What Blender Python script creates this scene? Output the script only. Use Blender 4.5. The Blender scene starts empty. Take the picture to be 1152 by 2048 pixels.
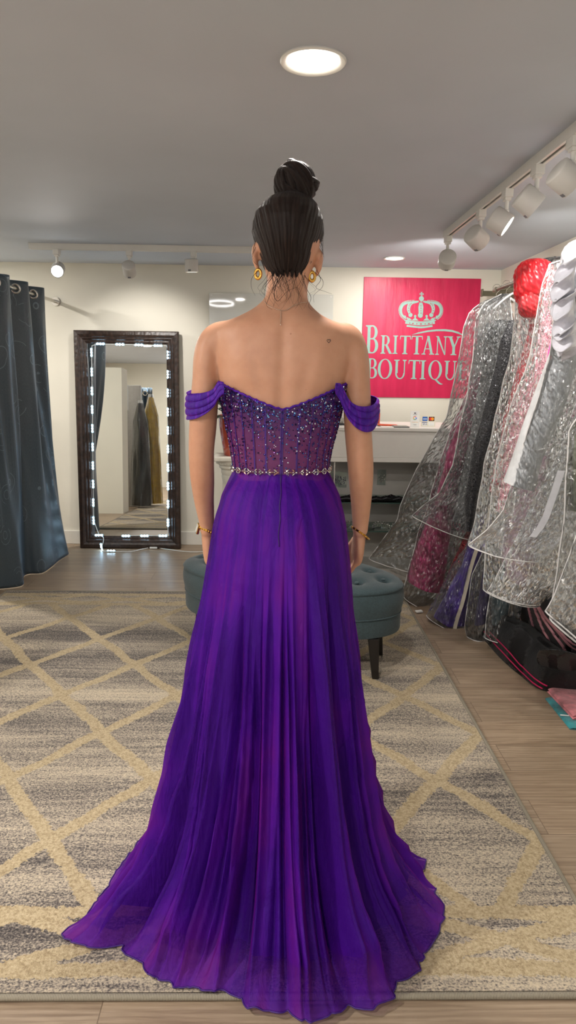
import bpy, bmesh, math, random
import numpy as np
from mathutils import Vector, Matrix, Euler
PI = math.pi
rnd = random.Random(7)
sc = bpy.context.scene
COL = sc.collection

# ------------------------------------------------------------------ camera
FPX, CX, CY, CAM_H = 1420., 576., 1024., 1.38
def cam_axes():
    rho = .0135
    x, y = (551 - CX) / FPX, -(743 - CY) / FPX
    a = x * math.cos(rho) - y * math.sin(rho)
    b = x * math.sin(rho) + y * math.cos(rho)
    th = math.atan(b)
    yaw = math.atan(-a / math.hypot(1, b))
    f = Vector((math.sin(yaw) * math.cos(th), math.cos(yaw) * math.cos(th), -math.sin(th)))
    r0 = Vector((math.cos(yaw), -math.sin(yaw), 0))
    u0 = r0.cross(f)
    c, s = math.cos(rho), math.sin(rho)
    return r0 * c + u0 * s, u0 * c - r0 * s, f
CR, CU, CF = cam_axes()
CPOS = Vector((0, 0, CAM_H))
def ray(px, py):
    return CF + CR * ((px - CX) / FPX) - CU * ((py - CY) / FPX)
def PX(px, py, Y):                       # a point of the plane y = Y
    d = ray(px, py)
    return CPOS + d * (Y / d.y)
def FL(px, py, z=0.):                    # a point of the level z
    d = ray(px, py)
    return CPOS + d * ((z - CAM_H) / d.z)
def PV(px, py, x0, y0, al):              # a point of the upright plane through (x0,y0) turned by al
    d = ray(px, py)
    n = Vector((math.sin(al), math.cos(al), 0))
    k = (n.x * x0 + n.y * y0) / (n.x * d.x + n.y * d.y)
    return CPOS + d * k
cd = bpy.data.cameras.new('camera')
cd.sensor_fit = 'AUTO'; cd.sensor_width = 36.; cd.lens = FPX / 2048 * 36.
cd.clip_start = .02
cam = bpy.data.objects.new('camera', cd); COL.objects.link(cam)
m = Matrix.Identity(4)
for i in range(3):
    m[i][0], m[i][1], m[i][2], m[i][3] = CR[i], CU[i], -CF[i], CPOS[i]
cam.matrix_world = m
sc.camera = cam
sc.view_settings.view_transform = 'Standard'
sc.view_settings.look = 'None'
sc.view_settings.gamma = 1.
sc.view_settings.exposure = .55
sc.cycles.transparent_max_bounces = 24
sc.cycles.max_bounces = 6
sc.cycles.diffuse_bounces = 3
sc.cycles.glossy_bounces = 3
sc.cycles.adaptive_threshold = .035
sc.cycles.use_denoising = True
sc.cycles.sample_clamp_indirect = 4.
sc.cycles.blur_glossy = .5
sc.cycles.caustics_reflective = False
sc.cycles.caustics_refractive = False

# ------------------------------------------------------------------ tags, linking
def tag(o, label=None, cat=None, group=None, kind=None):
    if label: o['label'] = label
    if cat: o['category'] = cat
    if group: o['group'] = group
    if kind: o['kind'] = kind
    return o
def empty(name, loc, label=None, cat=None, group=None):
    o = bpy.data.objects.new(name, None); COL.objects.link(o)
    o.location = loc; o.empty_display_size = .1
    return tag(o, label, cat, group)
def child(o, parent):
    if parent is not None:
        o.parent = parent
        L = Vector(parent.location); p = parent.parent
        mi = Matrix.Translation(L)
        if p is not None:                # parts stand in world space: undo the chain
            mi = world_of(parent)
        o.matrix_parent_inverse = mi.inverted()
    return o
def world_of(o):
    mw = Matrix.Translation(o.location)
    if o.parent is not None:
        mw = world_of(o.parent) @ o.matrix_parent_inverse @ mw
    return mw
def copy_thing(root, delta, label=None, rotz=0.):
    def rec(o, par):
        c = o.copy(); COL.objects.link(c)
        if par is not None: c.parent = par
        for ch in list(o.children): rec(ch, c)
        return c
    r = rec(root, None)
    r.location = root.location + Vector(delta)
    r.rotation_euler.z += rotz
    if label: r['label'] = label
    return r

# ------------------------------------------------------------------ mesh building
class MB:
    def __init__(s): s.v = []; s.f = []; s.uv = []; s.mi = []
    def add(s, V, F, UV=None, mi=0):
        b = len(s.v)
        s.v.extend([tuple(p) for p in V])
        for k, f in enumerate(F):
            s.f.append(tuple(b + i for i in f)); s.mi.append(mi)
            s.uv.append(UV[k] if UV else None)
        return s
    def box(s, lo, hi, mi=0):
        x0, y0, z0 = lo; x1, y1, z1 = hi
        V = [(x0,y0,z0),(x1,y0,z0),(x1,y1,z0),(x0,y1,z0),(x0,y0,z1),(x1,y0,z1),(x1,y1,z1),(x0,y1,z1)]
        F = [(0,3,2,1),(4,5,6,7),(0,1,5,4),(1,2,6,5),(2,3,7,6),(3,0,4,7)]
        return s.add(V, F, None, mi)
    def obox(s, c, X, Y, Z, mi=0):       # oriented box, half-axis vectors
        c, X, Y, Z = map(Vector, (c, X, Y, Z)); V = []
        for k in (-1, 1):
            for a, b in ((-1,-1),(1,-1),(1,1),(-1,1)): V.append(c + X*a + Y*b + Z*k)
        return s.add(V, [(0,3,2,1),(4,5,6,7),(0,1,5,4),(1,2,6,5),(2,3,7,6),(3,0,4,7)], None, mi)
    def loft(s, rings, cap=True, mi=0, closed=True):
        n = len(rings[0]); V = [p for r in rings for p in r]; F = []
        for i in range(len(rings) - 1):
            for j in range(n if closed else n - 1):
                k = (j + 1) % n
                F.append((i*n+j, i*n+k, (i+1)*n+k, (i+1)*n+j))
        if cap and closed:
            F.append(tuple(reversed(range(n)))); F.append(tuple((len(rings)-1)*n + j for j in range(n)))
        return s.add(V, F, None, mi)
    def tube(s, pts, r, n=8, cap=True, mi=0, closed=False, flat=1.):
        pts = [Vector(p) for p in pts]; N = len(pts)
        if not hasattr(r, '__len__'): r = [r] * N
        rings = []; prev = None
        for i, p in enumerate(pts):
            if closed: t = pts[(i+1) % N] - pts[i-1]
            else: t = pts[min(i+1, N-1)] - pts[max(i-1, 0)]
            t.normalize()
            if prev is None:
                a = Vector((0,0,1)) if abs(t.z) < .9 else Vector((1,0,0))
                nrm = (a - t * a.dot(t)).normalized()
            else:
                nrm = (prev - t * prev.dot(t)).normalized()
            prev = nrm; b = t.cross(nrm)
            rings.append([p + (nrm * math.cos(2*PI*k/n) + b * math.sin(2*PI*k/n) * flat) * r[i] for k in range(n)])
        if closed: rings.append(rings[0])
        return s.loft(rings, cap and not closed, mi)
    def lathe(s, prof, c=(0,0,0), n=32, mi=0, cap=True):
        return s.loft([[Vector((c[0]+r*math.cos(2*PI*k/n), c[1]+r*math.sin(2*PI*k/n), c[2]+z)) for k in range(n)] for r, z in prof], cap, mi)
    def ball(s, c, r, nu=12, nv=8, mi=0):
        if not hasattr(r, '__len__'): r = (r, r, r)
        rings = []
        for i in range(nv + 1):
            t = -PI/2 + PI*i/nv; t = max(-PI/2+.02, min(PI/2-.02, t))
            rings.append([Vector((c[0]+r[0]*math.cos(t)*math.cos(2*PI*k/nu), c[1]+r[1]*math.cos(t)*math.sin(2*PI*k/nu), c[2]+r[2]*math.sin(t))) for k in range(nu)])
        return s.loft(rings, True, mi)
    def cyl(s, a, b, r, n=20, r2=None, mi=0):
        return s.tube([a, b], [r, r if r2 is None else r2], n, True, mi)
    def build(s, name, mats, parent=None, smooth=True, bevel=0., sub=0, angle=40, solid=0., seg=2):
        me = bpy.data.meshes.new(name)
        me.from_pydata(s.v, [], s.f); 
        if any(u is not None for u in s.uv):
            ul = me.uv_layers.new(name='UVMap'); k = 0
            arr = []
            for u, f in zip(s.uv, s.f):
                arr += [c for q in (u if u is not None else [(0,0)]*len(f)) for c in q]
            ul.data.foreach_set('uv', arr)
        if not isinstance(mats, (list, tuple)): mats = [mats]
        for q in mats: me.materials.append(q)
        me.polygons.foreach_set('material_index', s.mi)
        bm = bmesh.new(); bm.from_mesh(me)
        bmesh.ops.recalc_face_normals(bm, faces=bm.faces[:]); bm.to_mesh(me); bm.free()
        me.update()
        o = bpy.data.objects.new(name, me); COL.objects.link(o)
        if smooth:
            me.polygons.foreach_set('use_smooth', [True]*len(me.polygons))
            if angle < 180:
                try: me.set_sharp_from_angle(angle=math.radians(angle))
                except Exception: pass
        if solid:
            q = o.modifiers.new('solid', 'SOLIDIFY'); q.thickness = solid; q.offset = 0
        if bevel:
            q = o.modifiers.new('bevel', 'BEVEL'); q.width = bevel; q.segments = seg; q.limit_method = 'ANGLE'
        if sub:
            q = o.modifiers.new('sub', 'SUBSURF'); q.levels = sub; q.render_levels = sub
        child(o, parent)
        return o
def surf(fn, nu, nv, cu=False):           # parametric sheet with uv
    V = []; F = []; UV = []
    mu = nu if cu else nu + 1
    for j in range(nv + 1):
        for i in range(mu):
            V.append(fn(i / nu, j / nv))
    for j in range(nv):
        for i in range(nu):
            k = (i + 1) % mu
            F.append((j*mu+i, j*mu+k, (j+1)*mu+k, (j+1)*mu+i))
            UV.append([(i/nu, j/nv), ((i+1)/nu, j/nv), ((i+1)/nu, (j+1)/nv), (i/nu, (j+1)/nv)])
    return V, F, UV
def interp(tab, x):                       # piecewise-linear table [(x, v...)]
    if x <= tab[0][0]: return tab[0][1:]
    for a, b in zip(tab, tab[1:]):
        if x <= b[0]:
            t = (x - a[0]) / (b[0] - a[0] + 1e-12)
            return tuple(p + (q - p) * t for p, q in zip(a[1:], b[1:]))
    return tab[-1][1:]
def spline(P, n):                         # Catmull-Rom through tuples
    P = [np.array(p, float) for p in P]; out = []
    N = len(P) - 1
    for i in range(n + 1):
        t = i / n * N; k = min(int(t), N - 1); t -= k
        p0 = P[k-1] if k > 0 else 2*P[0]-P[1]
        p3 = P[k+2] if k + 2 <= N else 2*P[N]-P[N-1]
        p1, p2 = P[k], P[k+1]
        out.append(.5*((2*p1) + (p2-p0)*t + (2*p0-5*p1+4*p2-p3)*t*t + (3*p1-p0-3*p2+p3)*t**3))
    return out
def sstep(a, b, x):
    t = max(0., min(1., (x - a) / (b - a))); return t*t*(3-2*t)
def gauss(x, s): return math.exp(-(x/s)**2)

# ------------------------------------------------------------------ materials
def lin(c):
    return tuple((v/255/12.92 if v/255 <= .04045 else ((v/255+.055)/1.055)**2.4) for v in c) + (1.,)
class NT:
    def __init__(s, name):
        s.m = bpy.data.materials.new(name); s.m.use_nodes = True
        s.t = s.m.node_tree; s.t.nodes.clear()
        s.out = s.n('ShaderNodeOutputMaterial')
    def n(s, typ, **kw):
        q = s.t.nodes.new(typ)
        for k, v in kw.items():
            if k.startswith('_'): setattr(q, k[1:], v)
            else:
                key = int(k[1:]) if k[0] == 'i' and k[1:].isdigit() else k.replace('_', ' ')
                s.set(q, key, v)
        return q
    def set(s, q, key, v):
        sock = q.inputs[key]
        if hasattr(v, 'is_output'): s.t.links.new(v, sock)
        elif hasattr(v, 'bl_idname'): s.t.links.new(v.outputs[0], sock)
        else: sock.default_value = v
    def math(s, op, a, b=None, c=None, clamp=False):
        q = s.n('ShaderNodeMath', _operation=op); q.use_clamp = clamp
        for i, v in enumerate((a, b, c)):
            if v is not None: s.set(q, i, v)
        return q.outputs[0]
    def coord(s, kind='Object'):
        return s.n('ShaderNodeTexCoord').outputs[kind]
    def mapping(s, vec, scale=(1,1,1), loc=(0,0,0), rot=(0,0,0)):
        return s.n('ShaderNodeMapping', Vector=vec, Scale=scale, Location=loc, Rotation=rot).outputs[0]
    def noise(s, vec, scale=5., detail=4., rough=.55, dist=0.):
        q = s.n('ShaderNodeTexNoise', Vector=vec, Scale=scale, Detail=detail, Roughness=rough, Distortion=dist)
        return q.outputs['Fac'] if 'Fac' in q.outputs else q.outputs[0]
    def ramp(s, fac, stops, interp='LINEAR'):
        q = s.n('ShaderNodeValToRGB', Fac=fac); e = q.color_ramp.elements
        q.color_ramp.interpolation = interp
        while len(e) < len(stops): e.new(.5)
        for el, (p, c) in zip(e, stops):
            el.position = p; el.color = c if len(c) == 4 else tuple(c) + (1.,)
        return q.outputs[0]
    def mix(s, fac, a, b):
        q = s.n('ShaderNodeMix', _data_type='RGBA')
        s.set(q, 0, fac); s.set(q, 6, a); s.set(q, 7, b)
        return q.outputs[2]
    def bump(s, h, strength=.3, dist=.01):
        return s.n('ShaderNodeBump', Height=h, Strength=strength, Distance=dist).outputs[0]
    def bsdf(s, **kw):
        return s.n('ShaderNodeBsdfPrincipled', **kw)
    def done(s, sh):
        s.t.links.new(sh.outputs[0] if hasattr(sh, 'outputs') else sh, s.out.inputs[0]); return s.m
def simple(name, c, rough=.5, metal=0., var=.06, scale=30., bump=0., bscale=80., coat=0., spec=.5, sheen=0.):
    t = NT(name); co = t.coord()
    nz = t.noise(co, scale, 4.)
    a = tuple(min(1, v*(1-var)) for v in lin(c)[:3]) + (1.,); b = tuple(min(1, v*(1+var)) for v in lin(c)[:3]) + (1.,)
    kw = dict(Base_Color=t.ramp(nz, [(.3, a), (.7, b)]), Roughness=rough, Metallic=metal)
    kw['Specular IOR Level'] = spec
    if coat: kw['Coat Weight'] = coat
    if sheen: kw['Sheen Weight'] = sheen
    if bump: kw['Normal'] = t.bump(t.noise(co, bscale, 3.), bump, .004)
    p = t.bsdf()
    for k, v in kw.items(): t.set(p, k.replace('_', ' '), v)
    return t.done(p)
def emit(name, c, strength):
    t = NT(name); return t.done(t.n('ShaderNodeEmission', Color=lin(c), Strength=strength))
# ------------------------------------------------------------------ room
WALL, CEIL, RX, LX, FY = 5.587, 2.155, 1.70, -3.0, -1.6
def m_plaster(name, c, b=.05):
    t = NT(name); co = t.coord()
    n1 = t.noise(co, 1.3, 3.); n2 = t.noise(co, 160., 2.)
    a = lin(c); d = lin(tuple(v*.955 for v in c))
    p = t.bsdf(Base_Color=t.ramp(n1, [(.3, d), (.7, a)]), Roughness=.75, Normal=t.bump(n2, b, .002))
    return t.done(p)
def m_floor():
    t = NT('floor_planks'); co = t.coord()
    mp = t.mapping(co, (1, 1, 1), (.37, .03, 0))
    br = t.n('ShaderNodeTexBrick', Vector=mp, Color1=(0,0,0,1), Color2=(1,1,1,1), Mortar=(.5,.5,.5,1), Scale=1.,
             Mortar_Size=.0012, Mortar_Smooth=.1, Bias=0., Brick_Width=1.22, Row_Height=.178)
    br.offset = .37; br.squash = 1.
    rv = br.outputs['Color']
    sh = t.n('ShaderNodeVectorMath', _operation='MULTIPLY_ADD'); t.set(sh, 0, rv); sh.inputs[1].default_value = (7., 3., 5.); t.set(sh, 2, co)
    g = t.mapping(sh.outputs[0], (1.6, 26., 1.))
    n1 = t.noise(g, 1.6, 9., .62, 1.2)
    g2 = t.mapping(sh.outputs[0], (6., 190., 1.))
    n2 = t.noise(g2, 1., 4., .6, .3)
    w = t.n('ShaderNodeTexWave', Vector=t.mapping(sh.outputs[0], (.55, 9., 1.)), Scale=2.2, Distortion=7., Detail=4., Detail_Scale=1.2)
    w.bands_direction = 'Y'
    f = t.math('ADD', t.math('MULTIPLY', n1, .62), t.math('ADD', t.math('MULTIPLY', n2, .3), t.math('MULTIPLY', w.outputs['Fac'], .09)))
    c = t.ramp(f, [(.30, lin((118, 98, 80))), (.44, lin((146, 126, 105))), (.57, lin((166, 146, 123))), (.75, lin((186, 167, 145)))])
    tone = t.ramp(rv, [(0., (.9,.9,.9)), (1., (1.08,1.06,1.04))])
    mx = t.n('ShaderNodeMix', _data_type='RGBA', _blend_type='MULTIPLY'); t.set(mx, 0, 1.); t.set(mx, 6, c); t.set(mx, 7, tone)
    c = t.mix(br.outputs['Fac'], mx.outputs[2], lin((112, 94, 76)))
    bp = t.bump(t.math('SUBTRACT', f, t.math('MULTIPLY', br.outputs['Fac'], .8)), .18, .002)
    return t.done(t.bsdf(Base_Color=c, Roughness=t.ramp(n1, [(.3, (.34,)*3), (.7, (.46,)*3)]), Normal=bp))
M = {}
M['wall'] = m_plaster('cream_wall_paint', (238, 234, 220))
M['ceil'] = m_plaster('ceiling_paint', (206, 213, 224))
M['trim'] = simple('white_trim_paint', (234, 231, 222), .4, var=.012)
M['floor'] = m_floor()
def struct(name, mb, mat, **kw):
    return tag(mb.build(name, mat, None, **kw), kind='structure')
T = .12
struct('floor', MB().box((LX-T, FY-T, -T), (RX+T, WALL+T, 0)), M['floor'], smooth=False)
struct('ceiling', MB().box((LX-T, FY-T, CEIL), (RX+T, WALL+T, CEIL+T)), M['ceil'], smooth=False)
struct('wall_back', MB().box((LX-T, WALL, 0), (RX+T, WALL+T, CEIL)), M['wall'], smooth=False)
struct('wall_right', MB().box((RX, FY, 0), (RX+T, WALL, CEIL)), M['wall'], smooth=False)
struct('wall_left', MB().box((LX-T, FY, 0), (LX, WALL, CEIL)), M['wall'], smooth=False)
struct('wall_front', MB().box((LX-T, FY-T, 0), (RX+T, FY, CEIL)), M['wall'], smooth=False)
def baseb(name, lo, hi):
    struct(name, MB().box(lo, hi), M['trim'], smooth=False, bevel=.004)
baseb('baseboard_back', (LX, WALL-.016, 0), (RX, WALL, .11))
baseb('baseboard_right', (RX-.016, FY, 0), (RX, WALL-.016, .11))
# window frame added unseen behind the camera, to go with the fill lamp
mb = MB()
wx0, wx1, wz0, wz1 = -1.5, 1.3, .55, 2.0
for lo, hi in (((wx0-.07, FY, wz0-.07), (wx1+.07, FY+.03, wz0)), ((wx0-.07, FY, wz1), (wx1+.07, FY+.03, wz1+.07)),
               ((wx0-.07, FY, wz0), (wx0, FY+.03, wz1)), ((wx1, FY, wz0), (wx1+.07, FY+.03, wz1)), ((-.13, FY, wz0), (-.07, FY+.03, wz1))):
    mb.box(lo, hi)
struct('added_window_1', mb, M['trim'], smooth=False, bevel=.004)

# ------------------------------------------------------------------ rug
def m_rug():
    t = NT('rug_pile'); co = t.coord()
    wv = t.n('ShaderNodeTexNoise', Vector=co, Scale=5.5, Detail=2., Roughness=.5)
    wob = t.n('ShaderNodeVectorMath', _operation='SUBTRACT'); t.set(wob, 0, wv.outputs['Color']); wob.inputs[1].default_value = (.5,.5,.5)
    fz = t.n('ShaderNodeTexNoise', Vector=co, Scale=85., Detail=2., Roughness=.6)
    fzz = t.n('ShaderNodeVectorMath', _operation='SUBTRACT'); t.set(fzz, 0, fz.outputs['Color']); fzz.inputs[1].default_value = (.5,.5,.5)
    s1 = t.n('ShaderNodeVectorMath', _operation='MULTIPLY_ADD'); t.set(s1, 0, wob); s1.inputs[1].default_value = (.045,.045,0); t.set(s1, 2, co)
    s2 = t.n('ShaderNodeVectorMath', _operation='MULTIPLY_ADD'); t.set(s2, 0, fzz); s2.inputs[1].default_value = (.036,.03,0); t.set(s2, 2, s1)
    xyz = t.n('ShaderNodeSeparateXYZ', Vector=s2); x, y = xyz.outputs[0], xyz.outputs[1]
    raw = t.n('ShaderNodeSeparateXYZ', Vector=co); ry = raw.outputs[1]
    def lattice(x0, dx, y0, dy, hw):
        u = t.math('DIVIDE', t.math('SUBTRACT', x, x0), dx); v = t.math('DIVIDE', t.math('SUBTRACT', y, y0), dy)
        def ln(e):
            r = t.math('PINGPONG', e, 1.)
            return r
        d1 = ln(t.math('ADD', u, v)); d2 = ln(t.math('SUBTRACT', u, v))
        d = t.math('MINIMUM', d1, d2)
        k = dx*dy/math.hypot(dx, dy)
        return t.math('SMOOTHSTEP' if False else 'LESS_THAN', t.math('MULTIPLY', d, k), hw)
    field = lattice(.565, .2435, 2.2, .322, .0235)
    def band(lo, hi):
        return t.math('MULTIPLY', t.math('GREATER_THAN', y, lo), t.math('LESS_THAN', y, hi))
    def inv(a): return t.math('SUBTRACT', 1., a)
    bd1 = lattice(.58, .2435, 1.507, .082, .0225)
    bd2 = lattice(.58, .2435, 4.141, .082, .0225)
    f = t.math('MULTIPLY', field, band(1.6, 4.06))
    f = t.math('MAXIMUM', f, t.math('MULTIPLY', bd1, band(1.42, 1.6)))
    f = t.math('MAXIMUM', f, t.math('MULTIPLY', bd2, band(4.06, 4.23)))
    for lo, hi in ((1.575, 1.618), (1.398, 1.442), (4.03, 4.07), (4.206, 4.25)):
        f = t.math('MAXIMUM', f, band(lo, hi))
    # heathered ground: horizontal streaks of grey, taupe and cream yarn
    streak = t.noise(t.mapping(co, (2.2, 34., 1.)), 1.6, 6., .62)
    st2 = t.noise(t.mapping(co, (60., 130., 1.)), 1.6, 3., .7)
    spk = t.noise(co, 190., 2., .6)
    bands = t.noise(t.mapping(co, (.5, 5.5, 1.)), 1., 2., .5)
    g = t.math('ADD', t.math('MULTIPLY', streak, .22), t.math('ADD', t.math('MULTIPLY', st2, .40), t.math('MULTIPLY', spk, .38)))
    g = t.math('ADD', g, t.math('MULTIPLY', t.math('SUBTRACT', bands, .5), .3))
    gc = t.ramp(g, [(.37, lin((58, 54, 54))), (.455, lin((112, 104, 98))), (.51, lin((164, 152, 136))), (.60, lin((206, 190, 164)))])
    yc = t.ramp(t.noise(co, 130., 3., .7), [(.3, lin((142, 123, 93))), (.5, lin((182, 163, 129))), (.72, lin((206, 189, 156)))])
    c = t.mix(f, gc, yc)
    h = t.math('ADD', t.math('MULTIPLY', f, .8), t.math('MULTIPLY', t.noise(co, 190., 3., .7), .75))
    return t.done(t.bsdf(Base_Color=c, Roughness=.95, Normal=t.bump(h, .75, .006), **{'Specular IOR Level': .1, 'Sheen Weight': .15}))
rx0, rx1, ry0, ry1 = -1.67, .812, 1.349, 4.30
rug = empty('area_rug', (0, 2.8, 0), 'large beige and grey shag rug with a diamond lattice on the wood floor', 'rug')
V, F, UV = surf(lambda u, v: Vector((rx0+.008+(rx1-rx0-.016)*u, ry0+.008+(ry1-ry0-.016)*v, .012 + .0015*math.sin(u*37+v*11)*math.sin(v*29))), 60, 70)
mb = MB(); mb.add(V, F)
mb.box((rx0+.01, ry0+.01, .001), (rx1-.01, ry1-.01, .008))
mb.build('pile', m_rug(), rug)
mb = MB()
c4 = [(rx0, ry0), (rx1, ry0), (rx1, ry1), (rx0, ry1)]
for i in range(4):
    a, b = c4[i], c4[(i+1) % 4]
    mb.tube([(a[0], a[1], .0075), (b[0], b[1], .0075)], .0075, 10)
tb = NT('rug_binding'); wco = tb.coord()
wv = tb.n('ShaderNodeTexWave', Vector=wco, Scale=90., Distortion=.6)
mb.build('binding', tb.done(tb.bsdf(Base_Color=tb.ramp(wv.outputs['Fac'], [(0, lin((128,120,106))), (1, lin((160,152,134)))]), Roughness=.9,
      Normal=tb.bump(wv.outputs['Fac'], .4, .003))), rug)

# ------------------------------------------------------------------ lights in the ceiling
M['white_metal'] = simple('white_enamel', (226, 224, 218), .35, var=.012)
M['can'] = simple('can_enamel', (206, 203, 197), .42, var=.012)
M['lens'] = emit('lamp_lens', (255, 246, 230), 14.)
M['lens_off'] = simple('lamp_lens_off', (220, 218, 210), .3)
M['lens_cool'] = emit('lamp_lens_cool', (255, 252, 244), 16.)
def lamp(name, kind, loc, power, col, **kw):
    d = bpy.data.lights.new(name, kind); d.energy = power
    d.color = lin(col)[:3]
    aim = kw.pop('aim', None)
    for k, v in kw.items(): setattr(d, k, v)
    o = bpy.data.objects.new(name, d); COL.objects.link(o); o.location = loc
    if aim is not None:
        o.rotation_euler = (Vector(aim) - Vector(loc)).to_track_quat('-Z', 'Y').to_euler()
    return o
WARM = (255, 249, 242); NEU = (255, 247, 236); COOL = (236, 242, 255)
def downlight(c, r, label, power):
    o = empty('recessed_downlight', c, label, 'ceiling light', None)
    x, y, z = c
    MB().lathe([(r, 0), (r*1.02, -.004), (r*.98, -.008), (r*.86, -.006), (r*.8, -.002), (r*.8, .0)], c, 48, cap=False).build('trim_ring', M['white_metal'], o)
    MB().lathe([(r*.81, -.0035), (r*.5, -.005), (.001, -.0055)], c, 48).build('diffuser', M['lens'], o)
    lamp('downlight_or_fill', 'AREA', (x, y, z-.015), power, WARM, shape='DISK', size=r*1.5)
    return o
downlight((.088, 1.985, CEIL), .083, 'round recessed ceiling light directly above the standing person', 11.)
d2 = PX(791, 513, 5.05)
downlight((d2.x, 5.1, CEIL), .072, 'small round recessed ceiling light before the pink sign', 5.)

# track rails and spot heads
def rail(name, a, b, label, slot):
    o = empty(name, ((Vector(a)+Vector(b))/2), label, 'track rail')
    a = Vector(a); b = Vector(b); t = (b-a).normalized(); s = t.cross(Vector((0,0,1))); mid = (a+b)/2; L = (b-a).length/2
    w, h = .0175, .017
    mb = MB()
    mb.obox(mid+Vector((0,0,-.004)), t*L, s*w, Vector((0,0,.004)))
    for sg in (-1, 1): mb.obox(mid+s*sg*(w-.004)+Vector((0,0,-h-.004)), t*L, s*.004, Vector((0,0,h*.9)))
    for sg in (-1, 1): mb.obox(mid+s*sg*(w-.0075)+Vector((0,0,-2*h)), t*L, s*.0045, Vector((0,0,.002)))
    mb.obox(a - t*.006 + Vector((0,0,-h)), t*.006, s*w, Vector((0,0,h)))
    mb.obox(b + t*.006 + Vector((0,0,-h)), t*.006, s*w, Vector((0,0,h)))
    mb.build('channel', M['white_metal'], o, smooth=False, bevel=.001)
    MB().obox(mid+Vector((0,0,-.012)), t*L, s*.008, Vector((0,0,.003))).build('slot', simple('rail_slot', (70, 66, 62), .6), o, smooth=False)
    return o
def spot_head(top, aim, label, lens, power, group=None, drop=.085, R=.045, L=.085, cone=75, col=WARM):
    top = Vector(top); o = empty('track_spotlight', top, label, 'track spotlight', group)
    d = Vector(aim).normalized()
    piv = top + Vector((0, 0, -drop))
    mb = MB(); mb.obox(top+Vector((0,0,-.016)), (.017,0,0), (0,.028,0), (0,0,.017)); mb.obox(top+Vector((0,0,-.038)), (.013,0,0), (0,.019,0), (0,0,.006))
    mb.build('adapter', M['white_metal'], o, smooth=False, bevel=.002)
    mb = MB(); mb.cyl(top+Vector((0,0,-.04)), piv, .0085, 12); mb.ball(piv, .012, 12, 8)
    mb.build('stem', M['white_metal'], o)
    side = d.cross(Vector((0,0,1)))
    side = side.normalized() if side.length > .01 else Vector((1,0,0))
    up = side.cross(d)
    c = piv - up * (R*.92)
    def ringp(k, r): return [c + d*k + (side*math.cos(2*PI*i/32)+up*math.sin(2*PI*i/32))*r for i in range(32)]
    prof = [(-L*.5, R*.80), (-L*.5+.003, R*.95), (-L*.5+.006, R), (L*.5-.004, R), (L*.5, R*.97), (L*.5, R*.86), (L*.5-.006, R*.85)]
    MB().loft([ringp(k, r) for k, r in prof], True).build('can', M['can'], o)
    mb = MB(); mb.loft([ringp(L*.5-.005, R*.85), ringp(L*.5-.003, R*.6), ringp(L*.5-.002, .002)], False)
    mb.build('lens', lens, o)
    q = c - up*R*.985 + d*(L*.36)
    MB().obox(q, side*.009, d*.006, up*.0012).build('switch', simple('grey_switch', (120, 120, 124), .4), o, smooth=False)
    if power:
        lamp('spot_beam', 'SPOT', c + d*(L*.5+.004), power, col, aim=c+d*2, spot_size=math.radians(cone), spot_blend=.7, shadow_soft_size=.035)
    return o
A = PX(62, 489, 4.76); ry_ = A.y
rail('track_rail', (A.x, ry_, CEIL), (.12, ry_, CEIL), 'white ceiling track rail running along the back wall', 0)
for px, aim, lens, pw, lab in ((113, (.15, -.95, -.42), M['lens_cool'], 16, 'bright track spotlight facing the room, leftmost on the back rail'),
                          (258, (-.05, .85, -.62), M['lens_off'], 20, 'track spotlight on the back rail above the mirror, aimed at the wall'),
                          (387, (.03, .12, -1.), M['lens'], 16, 'track spotlight on the back rail pointing straight down, nearest the head')):
    p = PX(px, 495, ry_)
    spot_head((p.x, ry_, CEIL-.034), aim, lab, lens, pw, 'track spotlights on the back rail', R=.042, L=.08, cone=85)
xr_ = .94
rail('track_rail', (xr_, 4.14, CEIL), (xr_, .9, CEIL), 'white ceiling track rail on the right over the garment bags', 1)
labs = ['track spotlight at the far end of the right rail, back of can to camera', 'second track spotlight from the far end of the right rail',
        'track spotlight on the right rail showing a wide bright lens, third from far end', 'track spotlight on the right rail with a thin bright lens edge, second nearest',
        'nearest track spotlight on the right rail, cut by the photo edge']
for (px, py), aim, lens, pw, lab in zip(((897, 462), (964, 400), (1017, 358), (1078, 308), (1152, 248)),
        ((.12, .94, -.3), (.75, .45, -.48), (.8, -.28, -.55), (.76, -.06, -.58), (.8, .1, -.52)),
        (M['lens_off'], M['lens_off'], M['lens'], M['lens'], M['lens']), (22, 26, 30, 30, 26), labs):
    d = ray(px, py); k = xr_ / d.x; y = d.y * k
    spot_head((xr_, y, CEIL-.034), aim, lab, lens, pw, 'track spotlights on the right rail', R=.047, L=.078, cone=120)
# added fill lamps out of view: area light before the window frame, ceiling discs
lamp('window_fill', 'AREA', (-.1, FY+.06, 1.3), 9., (232, 240, 255), aim=(-.1, 2, 1.2), shape='RECTANGLE', size=2.7, size_y=1.4)
for x, y, e in ((-1.8, .9, 34.), (-.7, -.3, 18.), (-2.35, 4.5, 22.), (-2.3, 2.3, 6.)):
    lamp('downlight_or_fill', 'AREA', (x, y, CEIL-.012), e, WARM, shape='DISK', size=.13)  # bare discs added off frame to brighten the room, no fixtures
w = bpy.data.worlds.new('world'); sc.world = w; w.use_nodes = True
w.node_tree.nodes['Background'].inputs[0].default_value = (.5, .5, .5, 1); w.node_tree.nodes['Background'].inputs[1].default_value = .0
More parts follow.
